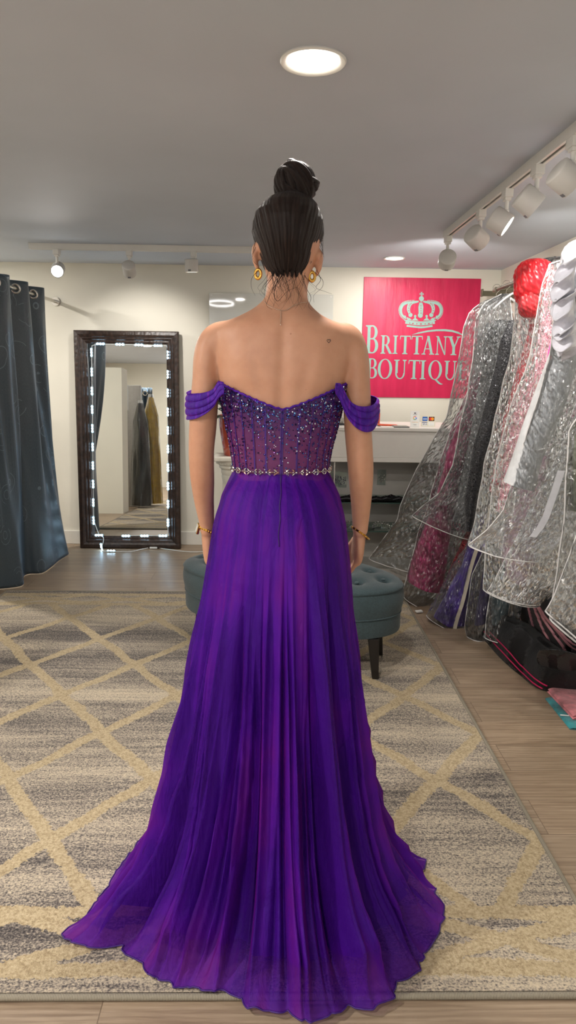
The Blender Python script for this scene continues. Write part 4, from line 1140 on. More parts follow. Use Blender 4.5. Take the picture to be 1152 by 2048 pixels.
# loose wisps
mw = MB()
def wisp(P, r0=.00042, n=24):
    C = spline([tuple(W(x, y, Y)) for x, y, Y in P], n); N = len(C)
    mw.tube([Vector(c) for c in C], [r0*(1-.7*i/(N-1)) for i in range(N)], 4)
r = random.Random(5)
for k in range(46):                       # nape
    x = r.uniform(536, 612); y = r.uniform(540, 552); s = -1 if r.random() < .5 else 1; L_ = r.uniform(25, 72); cu = r.uniform(4, 22)*s
    wisp([(x, y, 1.682), (x+cu*.5, y+L_*.35, 1.676), (x+cu*1.1, y+L_*.7, 1.668), (x+cu*.4, y+L_, 1.66)], r.uniform(.0003, .00055))
wisp([(560, 545, 1.68), (552, 570, 1.672), (548, 590, 1.665), (556, 602, 1.66), (572, 585, 1.66), (592, 575, 1.664), (600, 580, 1.664)], .0009, 40)
wisp([(566, 548, 1.68), (548, 575, 1.67), (536, 600, 1.662), (534, 612, 1.655), (545, 620, 1.65)], .0008, 30)
wisp([(604, 548, 1.68), (612, 575, 1.676), (622, 595, 1.67), (617, 612, 1.664), (625, 622, 1.66)], .0007, 30)
wisp([(518, 540, 1.7), (504, 556, 1.7), (503, 575, 1.7), (511, 592, 1.7)], .0006); wisp([(514, 530, 1.7), (506, 520, 1.7), (504, 500, 1.71)], .0005)
wisp([(634, 540, 1.7), (641, 560, 1.7), (632, 575, 1.7), (650, 583, 1.7), (664, 588, 1.7)], .0006); wisp([(630, 545, 1.7), (645, 560, 1.7), (644, 575, 1.7), (628, 590, 1.69), (628, 605, 1.68)], .0006)
for k in range(34):                       # flyaways of crown and bun
    a = r.uniform(-.3, PI+.3); R_ = r.uniform(36, 43); cx, cy = 592, 370
    p = [(cx+R_*math.cos(a), cy-R_*math.sin(a), 1.73)]
    for i in range(3): p.append((p[-1][0]+r.uniform(-4, 9)*math.cos(a+.8), p[-1][1]-r.uniform(0, 7)*math.sin(a+.4), 1.73))
    wisp(p, .00028, 14)
for k in range(26):
    s = -1 if k % 2 else 1; y = r.uniform(400, 500); x = 577 + s*(66 if y > 440 else 66-(440-y)*.9)
    wisp([(x-s*6, y-14, 1.74), (x+s*2, y, 1.74), (x+s*r.uniform(0, 5), y+16, 1.735), (x+s*r.uniform(-5, 3), y+34, 1.73)], .0003, 14)
for s, x0 in ((-1, 512), (1, 640)):
    for k in range(4): wisp([(x0+s*r.uniform(-2, 2), 478+k*6, 1.73), (x0+s*(5+k), 500+k*5, 1.725), (x0-s*2, 520+k*4, 1.72)], .0004, 14)
mw.build('loose_strands', HAIR, hair, angle=180)

# ------------------------------------------------------------------ jewellery
GOLD = simple('polished_gold', (226, 180, 92), .16, 1.); SILV = simple('rose_silver', (222, 196, 176), .2, 1.)
for px, py, sz in ((516, 548, 1), (624, 553, 1)):
    c = W(px, py, 1.735); mb = MB(); N = 60
    s_ = -1 if px < 560 else 1
    for st in (0, 1, 2):
        pts = []
        for i in range(N):
            a = 2*PI*i/N; tw = 9*a + st*2*PI/3
            rad = .0085 + .0021*math.cos(tw); y_ = .0021*math.sin(tw)
            e = Vector((rad*math.sin(a)*.8, y_ + rad*math.sin(a)*.5*s_, rad*math.cos(a)*1.15)); pts.append(c+e)
        mb.tube(pts, .0021, 6, closed=True)
    mb.ball(c+Vector((0, .002, .0115)), .0022, 8, 6)
    mb.build('hoop_earring', GOLD, person, angle=180)
nk = empty('necklace', W(560, 625, 1.66)); child(nk, person)
def chain(P, r0, name, n=60):
    pts = []
    for q in spline(P, n): pts.append(onskin(q[0], q[1], .0009)[0])
    mb = MB(); mb.tube(pts, r0*.55, 5)
    for i in range(0, n+1): mb.ball(pts[i], (r0*1.15 if i % 2 else r0*.8), 6, 4)
    mb.build(name, SILV, nk, angle=180)
chain([(528, 602), (537, 612), (550, 618), (560, 621), (572, 621), (585, 613), (600, 607), (613, 606)], .0010, 'chain', 70)
chain([(562, 622), (561.5, 634), (561, 646)], .00095, 'extender_chain', 26)
p_, n_ = onskin(561, 650, .0015); MB().ball(p_, (.0016, .0012, .0022), 8, 6).build('pendant_bead', SILV, nk)
# watch on the left wrist, bangle on the right
wt = empty('wrist_watch', W(414, 1062, 1.775)); child(wt, person)
wc = Vector(W(415, 1062, 1.777))
def loop(c, rx, ry, tilt, n=40): return [c + Vector((rx*math.cos(a), ry*math.sin(a), tilt[0]*math.cos(a) + tilt[1]*math.sin(a))) for a in [2*PI*k/n for k in range(n)]]
def bandloop(pts, w_, th):
    mb = MB(); n = len(pts); c = sum(pts, Vector())/n; rings = []
    for p in pts:
        o = (p-c); o.z = 0; o.normalize(); rings.append([p+o*th+Vector((0,0,w_)), p+o*th-Vector((0,0,w_)), p-o*th*.2-Vector((0,0,w_)), p-o*th*.2+Vector((0,0,w_))])
    rings.append(rings[0]); mb.loft(rings, False); return mb
lp = loop(wc, .0205, .0255, (.012 if False else -.010, -.008), 48)
mb = bandloop(lp, .0038, .0014)
for p in lp[::2]:
    o = p-wc; o.z = 0; o.normalize(); mb.ball(p+o*.001, (.0021, .0021, .0036), 6, 5)
mb.build('band', GOLD, wt, smooth=True)
q = wc + Vector((-.0235, -.004, .007)); ax = Vector((-.93, -.25, .25)).normalized(); s1 = Vector((.25, -.1, .95)).normalized(); s1 = (s1-ax*s1.dot(ax)).normalized(); s2 = ax.cross(s1)
MB().obox(q, ax*.0035, s1*.0125, s2*.0105).build('case', GOLD, wt, smooth=False, bevel=.0015)
MB().obox(q+ax*.0037, ax*.0004, s1*.0095, s2*.008).build('dial', simple('dial_white', (236, 232, 224), .1), wt, smooth=False)
bg = empty('bangle', W(720, 1066, 1.775)); child(bg, person)
bc2 = Vector(W(720, 1066, 1.778))
mb = bandloop(loop(bc2, .0225, .0275, (-.0165, -.006), 48), .0028, .0018); mb.build('ring', simple('dark_gold', (160, 112, 44), .22, 1.), bg)
mb = MB(); L_ = loop(bc2, .0236, .0286, (-.0165, -.006), 48)
for k in (28, 31, 34, 37, 40, 43, 46): mb.ball(L_[k], .0024, 8, 6)
mb.build('studs', GOLD, bg)
# ------------------------------------------------------------------ the gown
def m_chiffon(name, alpha, c0=(76, 12, 150), c1=(96, 18, 166)):
    t = NT(name); co = t.coord()
    n = t.noise(co, 5., 3.)
    cre = t.noise(t.mapping(co, (1, 1, .28)), 34., 4., .62, 1.8)
    big = t.noise(co, 7., 4., .55, 1.)
    w = t.noise(t.mapping(co, (300, 300, 300)), 1., 2.)
    uvn = t.noise(t.mapping(t.coord('UV'), (34., 1.3, 1.)), 1., 2., .5, .4)
    col = t.ramp(t.math('ADD', t.math('MULTIPLY', n, .35), t.math('MULTIPLY', uvn, .65)), [(.36, lin(tuple(v*.9 for v in c0))), (.47, lin(c0)), (.54, lin(c1)), (.66, lin((122, 28, 152)))])
    bp = t.bump(t.math('ADD', t.math('MULTIPLY', cre, .9), t.math('ADD', t.math('MULTIPLY', big, 1.), t.math('MULTIPLY', w, .04))), .45, .012)
    p = t.bsdf(Base_Color=col, Roughness=.6, Normal=bp, **{'Sheen Weight': .5, 'Sheen Roughness': .25, 'Sheen Tint': lin((214, 40, 190)), 'Specular IOR Level': .22})
    if alpha >= 1: return t.done(p)
    tr = t.n('ShaderNodeBsdfTransparent', Color=lin((196, 150, 214)))
    return t.done(t.n('ShaderNodeMixShader', i0=alpha, i1=tr, i2=p))
CH = m_chiffon('purple_chiffon', .52); LN = m_chiffon('purple_lining', 1., (70, 14, 136), (88, 18, 152)); SL = m_chiffon('purple_pleated_chiffon', 1., (66, 20, 138), (80, 26, 152))
skirt = empty('skirt', (.02, 1.66, .013)); child(skirt, person)
zw = W(560, 936).z
SC = Vector((.012, 1.70, 0))              # skirt axis
# the hem on the floor, followed from the left round the back to the right
HEM = [(262, 1712), (205, 1790), (170, 1830), (126, 1868), (150, 1889), (190, 1894), (232, 1895), (262, 1912), (290, 1931), (330, 1960), (365, 1976), (405, 1985), (442, 1978), (458, 1994), (500, 2010), (545, 2024), (590, 2031), (640, 2033), (700, 2022), (742, 2006), (762, 2004), (800, 1972), (835, 1938), (862, 1896), (880, 1852), (885, 1811), (868, 1790), (850, 1768), (838, 1748), (853, 1738), (852, 1720), (830, 1716)]
hp_ = []
for px, py in HEM:
    q = FL(px, py, .016) - SC; hp_.append((math.atan2(q.y, q.x), math.hypot(q.x, q.y)))
hp_.sort()
front = [(.35, .40), (.8, .36), (1.57, .34), (2.3, .37), (2.75, .43)]
tabH = sorted(hp_ + front); tabH = [(tabH[-1][0]-2*PI, tabH[-1][1])] + tabH + [(tabH[0][0]+2*PI, tabH[0][1])]
def hem_r(a): return interp(tabH, a)[0]
# profile: share of the spread reached against the way down
PF_S = [(0, 0., 0.), (.03, .045, .028), (.06, .085, .055), (.12, .126, .115), (.2, .158, .2), (.32, .205, .33), (.48, .27, .49), (.62, .35, .645), (.73, .445, .765), (.81, .56, .86), (.87, .69, .92), (.92, .81, .96), (.96, .915, .985), (1., 1., 1.)]
PF_B = [(0, 0., 0.), (.02, .02, .018), (.05, .09, .042), (.10, .17, .085), (.2, .24, .19), (.34, .29, .35), (.48, .345, .51), (.60, .41, .65), (.70, .49, .765), (.78, .59, .85), (.84, .69, .905), (.90, .80, .95), (.95, .90, .98), (1., 1., 1.)]
rr5 = random.Random(21)
FO = [(n, rr5.uniform(0, 2*PI), a) for n, a in ((5, .5), (8, .7), (11, .9), (17, .8), (23, .4), (31, .2))]
# long drop folds: (angle, width, height, start t, shear)
DF = []
for k in range(110):
    DF.append((rr5.uniform(-PI, PI), rr5.uniform(.009, .034), rr5.uniform(-1.15, 1.15), rr5.uniform(.02, .75), rr5.uniform(-.35, .35), rr5.uniform(.6, 1.05)))
for px, hgt, wd in ((-1.72, 1.3, .045), (-1.50, -1.5, .03), (-1.40, 1.4, .06), (-1.18, -1.3, .035), (-1.08, 1.1, .04), (-.86, -1.2, .035), (-.74, .9, .03), (-2.1, -1., .05), (-2.35, .9, .05), (-2.6, -1., .04)):
    DF.append((px, wd, hgt, .10, .0, 1.))
# flat panels with one crisp edge: (angle of the edge, width, height, side, start)
PL5 = [(-PI/2+.10, .40, 1.25, 1, .16), (-PI/2-.30, .26, -1.3, -1, .30), (-PI/2+.60, .40, 1.5, 1, .10), (-PI/2+.34, .16, -.8, 1, .35), (-PI/2-.74, .34, 1.1, -1, .12), (-PI/2-1.05, .22, 1.2, -1, .2), (-PI/2+.98, .26, 1.2, 1, .2), (-PI/2+.80, .14, -1., 1, .4), (-PI/2-.52, .16, .8, 1, .45), (-PI/2+1.25, .2, .9, 1, .25), (-PI/2-1.3, .2, .9, -1, .15)]
def folds(a, t):
    s = 0.
    for a0, wd, h, sd, t0 in PL5:
        d = (a - a0 - .05*math.sin(3.1*t+a0*9)*t)*sd
        g = sstep(t0, t0+.22, t)*(1-.45*sstep(.84, 1., t))
        if g > 0 and -wd < d < .02: s += 2.6*h*g*(((d+wd)/wd)**1.3 if d <= 0 else 1-sstep(0, .02, d))
    for n, p, am in FO:
        s += .55*am*math.sin(n*a + p + .9*math.sin(2.1*t+n))*(.4+.6*t)
    for a0, wd, h, t0, sh, t1 in DF:
        d = a - a0 - sh*(t-.5)*.5
        d = (d+PI) % (2*PI) - PI
        w_ = wd*(.7+.8*t)
        if abs(d) < 3.2*w_:
            g = .5*math.exp(-(d/w_)**2) + .5*math.exp(-abs(d)/(w_*.55))
            s += 2.6*h*g*sstep(t0, t0+.3, t)*(1-.55*sstep(t1, t1+.2, t))
    return s
def skirt_pt(u, t, off=0., tmax=1., loose=1.):
    a = -PI/2 + 2*PI*(u-.5)               # u=.5 faces the camera
    a = (a+PI) % (2*PI) - PI
    t = t*tmax
    k = max(0., -math.sin(a))**1.5
    fs = interp(PF_S, t); fb = interp(PF_B, t)
    f = fs[0]*(1-k)+fb[0]*k; zf_ = fs[1]*(1-k)+fb[1]*k
    c, s = math.cos(a), math.sin(a)
    rw = 1/math.sqrt((c/.1135)**2+(s/(.0825 if s < 0 else .094))**2)
    wc_ = Vector((.0155, 1.72, 0)); cx = wc_ + (SC-wc_)*min(1, t*3)
    r = rw + (hem_r(a)-rw)*f*(1+.2*max(0, c)*sstep(.5, .2, t)) + off*min(1, t*6+.35)
    am = (.0008 + .0112*sstep(.06, .6, t) + .004*sstep(.5, .9, t))
    fo = folds(a, t)*loose
    r += fo*am*(1-.65*sstep(.85, 1., t))
    z = zw*(1-zf_) + .0135*zf_
    lift = sstep(.72, .9, t)*(1-.75*sstep(.9, 1., t))
    z += max(-.2, fo+.4)*.0075*lift + .007*loose*sstep(.86, 1., t)*(.5+.5*math.sin(a*37+2*math.sin(a*11)))*(.3+.7*abs(math.sin(a*9+1)))
    z += max(0, -off)*.0 
    if off < 0: z = max(.0148, z-.005)
    tilt = 0.
    return Vector((cx.x + r*c, cx.y + r*s, max(.0165 if off >= 0 else .0148, z)+tilt))
NU, NV = 760, 190
V, F, UV = surf(lambda u, v: skirt_pt(u, v), NU, NV, True)
MB().add(V, F, UV).build('chiffon_layer', CH, skirt, angle=180)
V, F, UV = surf(lambda u, v: skirt_pt(u, v, -.009, .885, .9), 560, 130, True)
MB().add(V, F, UV).build('lining', LN, skirt, angle=180)
MB().tube([skirt_pt(k/NU, 1.)+Vector((0, 0, .001)) for k in range(NU)], .0019, 6, closed=True).build('rolled_hem', simple('hem_purple', (54, 14, 108), .5), skirt, angle=180)
# zip seam down the centre back
zs5 = [skirt_pt(.5 + (-.004*math.sin(k*.7)*.4 - .0035*k/24), .002+.15*k/24)+Vector((0, -.0012, 0)) for k in range(25)]
MB().tube(zs5, .0011, 6, flat=1.).build('zip_seam', simple('seam_purple', (44, 10, 88), .6), skirt, angle=180)

# bodice: sheer boned corset with beads
bod = empty('bodice', (.02, 1.72, 1.15)); child(bod, person)
zside = W(440, 764).z; zc5 = W(553, 815).z; zunder = W(440, 768).z
def ztop(a):                              # a: -pi/2 = centre back
    d = abs((a+PI/2+PI) % (2*PI) - PI)
    if d < 1.22: return zc5 + (zside-zc5)*(math.sin(d)/math.sin(1.22))**1.06
    if d < 1.9: return zside - .006*math.sin((d-1.22)/.68*PI)
    return zside + .055*math.sin((d-1.9)/(PI-1.9)*PI*.8)
zbw = zw - .004
def bod_pt(u, v, off=.0055):
    a = -PI/2 + 2*PI*(u-.5); z = zbw + (ztop(a)-zbw)*v
    return torso_pt(z, a, off)
def m_bodice():
    t = NT('sheer_purple_mesh'); co = t.coord(); uv = t.coord('UV')
    sx = t.n('ShaderNodeSeparateXYZ', Vector=uv)
    n = t.noise(co, 40., 4., .6)
    up = t.math('ADD', sx.outputs[1], t.math('MULTIPLY', t.math('SUBTRACT', n, .5), .5))
    c = t.mix(t.math('MULTIPLY', t.math('SUBTRACT', up, .3), 1.6, clamp=True), lin((112, 44, 104)), lin((64, 18, 92)))
    p = t.bsdf(Base_Color=c, Roughness=.5, Normal=t.bump(t.noise(co, 700., 1.), .25, .001), **{'Sheen Weight': .3, 'Sheen Tint': lin((190, 80, 190))})
    tr = t.n('ShaderNodeBsdfTransparent', Color=lin((190, 120, 170)))
    fac = t.math('ADD', .66, t.math('MULTIPLY', sx.outputs[1], .22), clamp=True)
    return t.done(t.n('ShaderNodeMixShader', i0=fac, i1=tr, i2=p))
V, F, UV = surf(lambda u, v: bod_pt(u, v), 240, 60, True)
MB().add(V, F, UV).build('mesh_panel', m_bodice(), bod, angle=180)
MBON = simple('boning_purple', (58, 16, 112), .4)
for d in (-1.18, -.95, -.72, -.49, -.25, .25, .49, .72, .95, 1.18, 1.5, -1.5, 1.9, -1.9, 2.3, -2.3, 2.7, -2.7):
    pts = []
    for k in range(17):
        v = k/16*.94; a = -PI/2 + d*(1-.10*v*(1 if abs(d) < 1.3 else 0)) ; z = zbw + (ztop(a)-zbw)*v
        pts.append(torso_pt(z, a, .0064))
    mb = MB(); rings = []
    for p in pts:
        o = Vector((p.x-.0155, p.y-1.72, 0)).normalized(); s_ = Vector((-o.y, o.x, 0))
        rings.append([p+s_*.0024, p+o*.0006+s_*.0014, p+o*.0006-s_*.0014, p-s_*.0024, p-o*.002])
    mb.loft(rings).build('boning', MBON, bod, angle=60)
pts = [torso_pt(zbw+(zc5-zbw)*k/12, -PI/2, .0068) for k in range(13)]
mb = MB()
for s_ in (-1, 1): mb.tube([p+Vector((s_*.0020, .0008, 0)) for p in pts], .0017, 6, flat=.6)
mb.build('zip', MBON, bod, angle=60)
mb = MB(); tp_ = [torso_pt(ztop(-PI/2+2*PI*k/160), -PI/2+2*PI*k/160, .0058) for k in range(160)]
mb.tube([p+Vector((0, 0, .0015*math.sin(i*2.3))) for i, p in enumerate(tp_)], .0026, 6, closed=True)
mb.build('top_edge', SL, bod, angle=180)
# beads: one uncountable sparkle
def m_bead(name, stops):
    t = NT(name); g = t.n('ShaderNodeNewGeometry')
    c = t.ramp(g.outputs['Random Per Island'], stops, 'CONSTANT')
    return t.done(t.bsdf(Base_Color=c, Metallic=.85, Roughness=.16, **{'Specular IOR Level': .9}))
BD = m_bead('iridescent_beads', [(0, lin((40, 30, 84))), (.3, lin((46, 66, 148))), (.5, lin((70, 110, 190))), (.62, lin((92, 54, 150))), (.76, lin((120, 170, 220))), (.88, lin((216, 226, 244)))])
ico_v = []; bmi = bmesh.new(); bmesh.ops.create_icosphere(bmi, subdivisions=1, radius=1.)
bmi.verts.ensure_lookup_table(); ico_v = [v.co.copy() for v in bmi.verts]; ico_f = [tuple(v.index for v in f.verts) for f in bmi.faces]; bmi.free()
def bead(mb, p, r, n):
    n = n.normalized(); a = n.orthogonal().normalized(); b = n.cross(a); ph = rnd.uniform(0, 6.28)
    a, b = a*math.cos(ph)+b*math.sin(ph), b*math.cos(ph)-a*math.sin(ph)
    mb.add([p + (a*v.x + b*v.y)*r + n*v.z*r*.6 for v in ico_v], ico_f)
mb = MB(); mbd = MB(); cnt = 0
r = random.Random(31); grid = {}
while cnt < 2900:
    u = r.random(); v = r.random()
    a = -PI/2 + 2*PI*(u-.5); dfc = abs(a+PI/2 if a < PI/2 else a+PI/2-2*PI)
    v = 1-(1-v)**1.0
    if r.random() > (.30 + .70*sstep(.42, .95, v)): continue
    p = bod_pt(u, .02+.97*v, .0072)
    rad = r.choice((.0011, .0014, .0017, .0021, .0024)) * (.85+.35*v)
    key = (round(p.x/.0042), round(p.y/.0042), round(p.z/.0042))
    if key in grid: continue
    grid[key] = 1
    o = Vector((p.x-.0155, p.y-1.72, .25*(r.random()-.5)*.1))
    bead(mb, p, rad, o); cnt += 1
tag(mb.build('rhinestones', BD, bod, smooth=False), kind='stuff')
# crystal belt of leaf motifs
CRY = m_bead('clear_crystals', [(0, lin((214, 212, 210))), (.45, lin((236, 232, 226))), (.7, lin((190, 190, 200))), (.86, lin((214, 170, 150)))])
mb = MB(); NM = 46
for k in range(NM):
    u = (k+.5)/NM; a = -PI/2 + 2*PI*(u-.5)
    flip = 1 if k % 2 else -1
    c = torso_pt(zw, a, .0105)+Vector((0, 0, .001)); c2 = torso_pt(zw, a+.01, .0105)+Vector((0, 0, .001)); tg = (c2-c).normalized(); nrm = Vector((c.x-.0155, c.y-1.72, 0)).normalized(); up = Vector((0, 0, 1))
    bead(mb, c+tg*.004, .0023, nrm); bead(mb, c-tg*.0038, .0019, nrm)
    for q, (ang, ox, oz) in enumerate(((.75, .002, .0042), (-.75, .002, -.0042), (.05, .0095, 0))):
        if q == 2 and k % 3: continue
        ax = tg*math.cos(ang)*flip + up*math.sin(ang); bx_ = nrm.cross(ax)
        cc = c + tg*ox*flip + up*oz
        mb.add([cc+ax*.0052, cc-ax*.0052, cc+bx_*.0021, cc-bx_*.0021, cc+nrm*.0022, cc-nrm*.001, cc+ax*.0026+bx_*.0015, cc+ax*.0026-bx_*.0015, cc-ax*.0026+bx_*.0015, cc-ax*.0026-bx_*.0015],
               [(0,6,4),(6,2,4),(2,8,4),(8,1,4),(1,9,4),(9,3,4),(3,7,4),(7,0,4),(0,7,5),(7,3,5),(3,9,5),(9,1,5),(1,8,5),(8,2,5),(2,6,5),(6,0,5)])
mb.build('crystal_belt', CRY, bod, smooth=False)
# off-shoulder draped sleeves
SLV = {-1: [(447, 764, 788, 1.637), (437, 764, 796, 1.642), (427, 778, 812, 1.648), (411, 785, 826, 1.655), (394, 787, 835, 1.668), (379, 787, 838, 1.695), (375, 785, 836, 1.72), (381, 781, 830, 1.752), (397, 776, 822, 1.772), (417, 772, 812, 1.78), (436, 766, 802, 1.778), (448, 762, 796, 1.77)],
       1: [(672, 766, 786, 1.637), (682, 768, 802, 1.643), (690, 783, 822, 1.648), (700, 801, 840, 1.652), (714, 811, 855, 1.656), (731, 813, 863, 1.668), (746, 809, 858, 1.690), (755, 799, 838, 1.722), (752, 794, 830, 1.752), (736, 789, 824, 1.775), (710, 778, 812, 1.782), (690, 768, 800, 1.776), (678, 764, 796, 1.768)]}
for s in (-1, 1):
    C = spline(SLV[s], 120)
    pc5 = Vector(W(409 if s < 0 else 714, 800, 1.718))
    def sl_pt(u, v):
        q = C[int(u*120+.5)]
        a, b = PX(q[0], q[1], q[3]), PX(q[0], q[2], q[3])
        p = a.lerp(b, v); o = p-pc5; o.z = 0; o.normalize()
        vv = v + .05*math.sin(u*7+v*5)
        am = .0042*sstep(0, .15, u)*sstep(1, .85, u) + .0022
        f = abs(math.sin(vv*3.6*PI + .6*s + .5*math.sin(vv*5)))**.5 - .5
        return p + o*(f*am*.8 + .003*math.sin(PI*v)) + Vector((0, 0, -.004*f*v))
    V, F, UV = surf(sl_pt, 120, 64)
    MB().add(V, F, UV).build('off_shoulder_sleeve', SL, person, angle=180, solid=.0018)
# ------------------------------------------------------------------ wall rack and clear garment bags on the right
def m_vinyl(name, tint=(238, 240, 242), haze=.025, scale=1.):
    t = NT(name); co = t.coord()
    wv = t.n('ShaderNodeTexNoise', Vector=co, Scale=9.*scale, Detail=3., Roughness=.6)
    dv = t.n('ShaderNodeVectorMath', _operation='MULTIPLY_ADD'); t.set(dv, 0, wv.outputs['Color']); dv.inputs[1].default_value = (.09,.09,.09); t.set(dv, 2, co)
    st = t.mapping(dv.outputs[0], (34, 34, 15))
    v = t.n('ShaderNodeTexVoronoi', Vector=st, Scale=scale, _feature='SMOOTH_F1', Smoothness=.35)
    n1 = t.noise(t.mapping(co, (1, 1, .35)), 26.*scale, 4., .6, 1.6)
    n2 = t.noise(co, 85.*scale, 3., .6, .8)
    h = t.math('ADD', t.math('MULTIPLY', v.outputs['Distance'], .9), t.math('ADD', t.math('MULTIPLY', n1, 1.1), t.math('MULTIPLY', n2, .22)))
    nb = t.bump(h, 1., .005)
    gl = t.n('ShaderNodeBsdfGlossy', Color=(1,1,1,1), Roughness=.2, Normal=nb)
    tr = t.n('ShaderNodeBsdfTransparent', Color=lin(tint))
    df = t.n('ShaderNodeBsdfDiffuse', Color=lin((232, 232, 230)), Normal=nb)
    fr = t.n('ShaderNodeFresnel', IOR=1.5, Normal=nb)
    a = t.n('ShaderNodeMixShader', i0=haze, i1=tr, i2=df)
    return t.done(t.n('ShaderNodeMixShader', i0=t.math('ADD', t.math('MULTIPLY', fr.outputs[0], 1.05), .03, clamp=True), i1=a, i2=gl))
VIN = m_vinyl('clear_vinyl'); VIN3 = m_vinyl('clear_vinyl_smooth', haze=.01); VIN2 = m_vinyl('clear_vinyl_cloudy', (232, 234, 236), .045)
PIP = simple('white_vinyl_piping', (226, 224, 222), .35)
def m_fab(name, c, rough=.6, sheen=.2, sparkle=0., metal=0., var=.18, scale=14.):
    t = NT(name); co = t.coord()
    n = t.noise(co, scale, 5., .6); 
    c0 = tuple(v*(1-var*1.6) for v in c); c1 = tuple(min(255, v*(1+var)) for v in c)
    col = t.ramp(n, [(.32, lin(c0)), (.68, lin(c1))])
    kw = {'Base Color': col, 'Roughness': rough, 'Sheen Weight': sheen, 'Metallic': metal}
    if sparkle:
        v = t.n('ShaderNodeTexVoronoi', Vector=co, Scale=260.)
        k = t.n('ShaderNodeSeparateColor', Color=v.outputs['Color'])
        m_ = t.math('GREATER_THAN', k.outputs[0], 1-sparkle)
        kw['Metallic'] = t.math('MULTIPLY', m_, .9); kw['Roughness'] = t.math('SUBTRACT', rough, t.math('MULTIPLY', m_, rough-.15))
        nm = t.n('ShaderNodeVectorMath', _operation='SUBTRACT'); t.set(nm, 0, v.outputs['Color']); nm.inputs[1].default_value = (.5,.5,.5)
        g = t.n('ShaderNodeNewGeometry'); ad = t.n('ShaderNodeVectorMath', _operation='MULTIPLY_ADD'); t.set(ad, 0, nm.outputs[0]); ad.inputs[1].default_value = (.7,.7,.7); t.set(ad, 2, g.outputs['Normal'])
        nz = t.n('ShaderNodeVectorMath', _operation='NORMALIZE'); t.set(nz, 0, ad.outputs[0]); kw['Normal'] = nz.outputs[0]
    else: kw['Normal'] = t.bump(t.noise(t.mapping(co, (1, 1, .4)), 30., 4., .6, 1.), .4, .01)
    return t.done(t.bsdf(**kw))
ZR = 1.93
rack = empty('wall_rack', (RX-.1, 4.0, ZR), 'olive metal wall rack with arms holding the clear garment bags on the right wall', 'rack')
mo_ = simple('olive_metal', (104, 100, 84), .4, .7)
ea, eb = PX(964, 587, 5.28), PX(1006, 583, 5.28)
for y in (5.28,):
    mb = MB(); mb.box((ea.x, y-.012, ea.z-.018), (RX-.001, y+.012, ea.z+.018)); mb.box((ea.x-.006, y-.016, ea.z-.022), (ea.x+.006, y+.016, ea.z+.03)); mb.box((RX-.03, y-.03, ea.z-.06), (RX-.001, y+.03, ea.z+.06))
    mb.build('bracket_arm', mo_, rack, smooth=False, bevel=.002)
ZR = 1.868
MB().cyl((1.29, 1.6, ZR), (1.29, 4.36, ZR), .011, 16).build('hang_rail', mo_, rack)
for y in (1.7, 4.3): MB().box((1.275, y-.009, ZR-.012), (RX-.001, y+.009, ZR+.012)).build('bracket_arm', mo_, rack, smooth=False, bevel=.002)
def fold_noise(seed, n=9, lo=6., hi=40.):
    r = random.Random(seed); K = [(r.uniform(lo, hi), r.uniform(0, 6.28), r.uniform(-2.5, 2.5), r.uniform(.4, 1.)) for _ in range(n)]
    return lambda s, z: sum(a*math.sin(f*s+p+q*z*3+.8*math.sin(z*5+p)) for f, p, q, a in K)/n**.5
class Sheath:
    """a hanging sleeve of cloth or vinyl: left and right outlines at given sight points of an upright plane through (x0, y0)"""
    def __init__(s, x0, y0, al, left, right, th, seed, hem=0., amp=.010, belly=.0):
        s.x0, s.y0, s.al = x0, y0, al
        s.d = Vector((math.cos(al), -math.sin(al), 0)); s.n = Vector((math.sin(al), math.cos(al), 0))
        o = Vector((x0, y0, 0))
        def prof(P):
            r = []
            for p in P:
                q = PV(p[0], p[1], x0, y0, al); r.append((q.z, (q-o).dot(s.d)))
            return sorted(r)
        s.L, s.R = prof(left), prof(right); s.o = o
        s.z1 = max(s.L[-1][0], s.R[-1][0]); s.z0 = min(s.L[0][0], s.R[0][0]); s.zl = s.L[0][0]; s.zr = s.R[0][0]
        s.th = th; s.f = fold_noise(seed); s.g = fold_noise(seed+50, 7, 20., 80.); s.amp = amp
    def pt(s, u, v, k=1.):
        # u: 0..1 front face left to right, 1..2 back face right to left ; v: 0 top .. 1 hem
        fr = u if u <= 1 else 2-u
        zb = s.zl + (s.zr-s.zl)*fr
        z = s.z1 + (zb-s.z1)*v
        l = interp(s.L, z)[0]; r_ = max(interp(s.R, z)[0], l+.02)
        w = r_-l; x = l + w*fr
        th = (s.th[0] + (s.th[1]-s.th[0])*v) * min(1, (v*9)**.5 + .12)
        sg = -1 if u <= 1 else 1
        pr = math.sin(PI*min(1, max(0, fr)))**.55
        am = s.amp*(.3+.7*min(1, v*3))
        dn = sg*th*pr*.5 + am*s.f(x*1.0+sg*.7, z)*(.25+.75*pr) + am*.35*s.g(x+sg, z)
        xo = am*.28*s.f(z*.9, 0.)*(1-pr)
        return s.o + s.d*(x+xo) + s.n*dn*k + Vector((0, 0, z))
    def mesh(s, nu=90, nv=80, jit=0.):
        V, F, UV = surf(lambda u, v: s.pt(u*2 % 2, v), nu, nv, True)
        if jit:                           # crumpled film: small plane facets
            r = random.Random(nu+len(V)+int(s.x0*1000))
            V = [p + s.n*r.uniform(-jit, jit) + s.d*r.uniform(-jit, jit)*.5 + Vector((0, 0, r.uniform(-jit, jit)*.8)) for p in V]
        return V, F, UV
    def edge(s, which, n=60, off=0.):
        if which == 'L': return [s.pt(0, k/n) for k in range(n+1)]
        if which == 'R': return [s.pt(1, k/n) for k in range(n+1)]
        if which == 'H': return [s.pt(k/n, 1)-s.n*.001 for k in range(n+1)]
        if which == 'B': return [s.pt(2-k/n, 1) for k in range(n+1)]
        return [s.pt(which, k/n)-s.n*.0035 for k in range(n+1)]
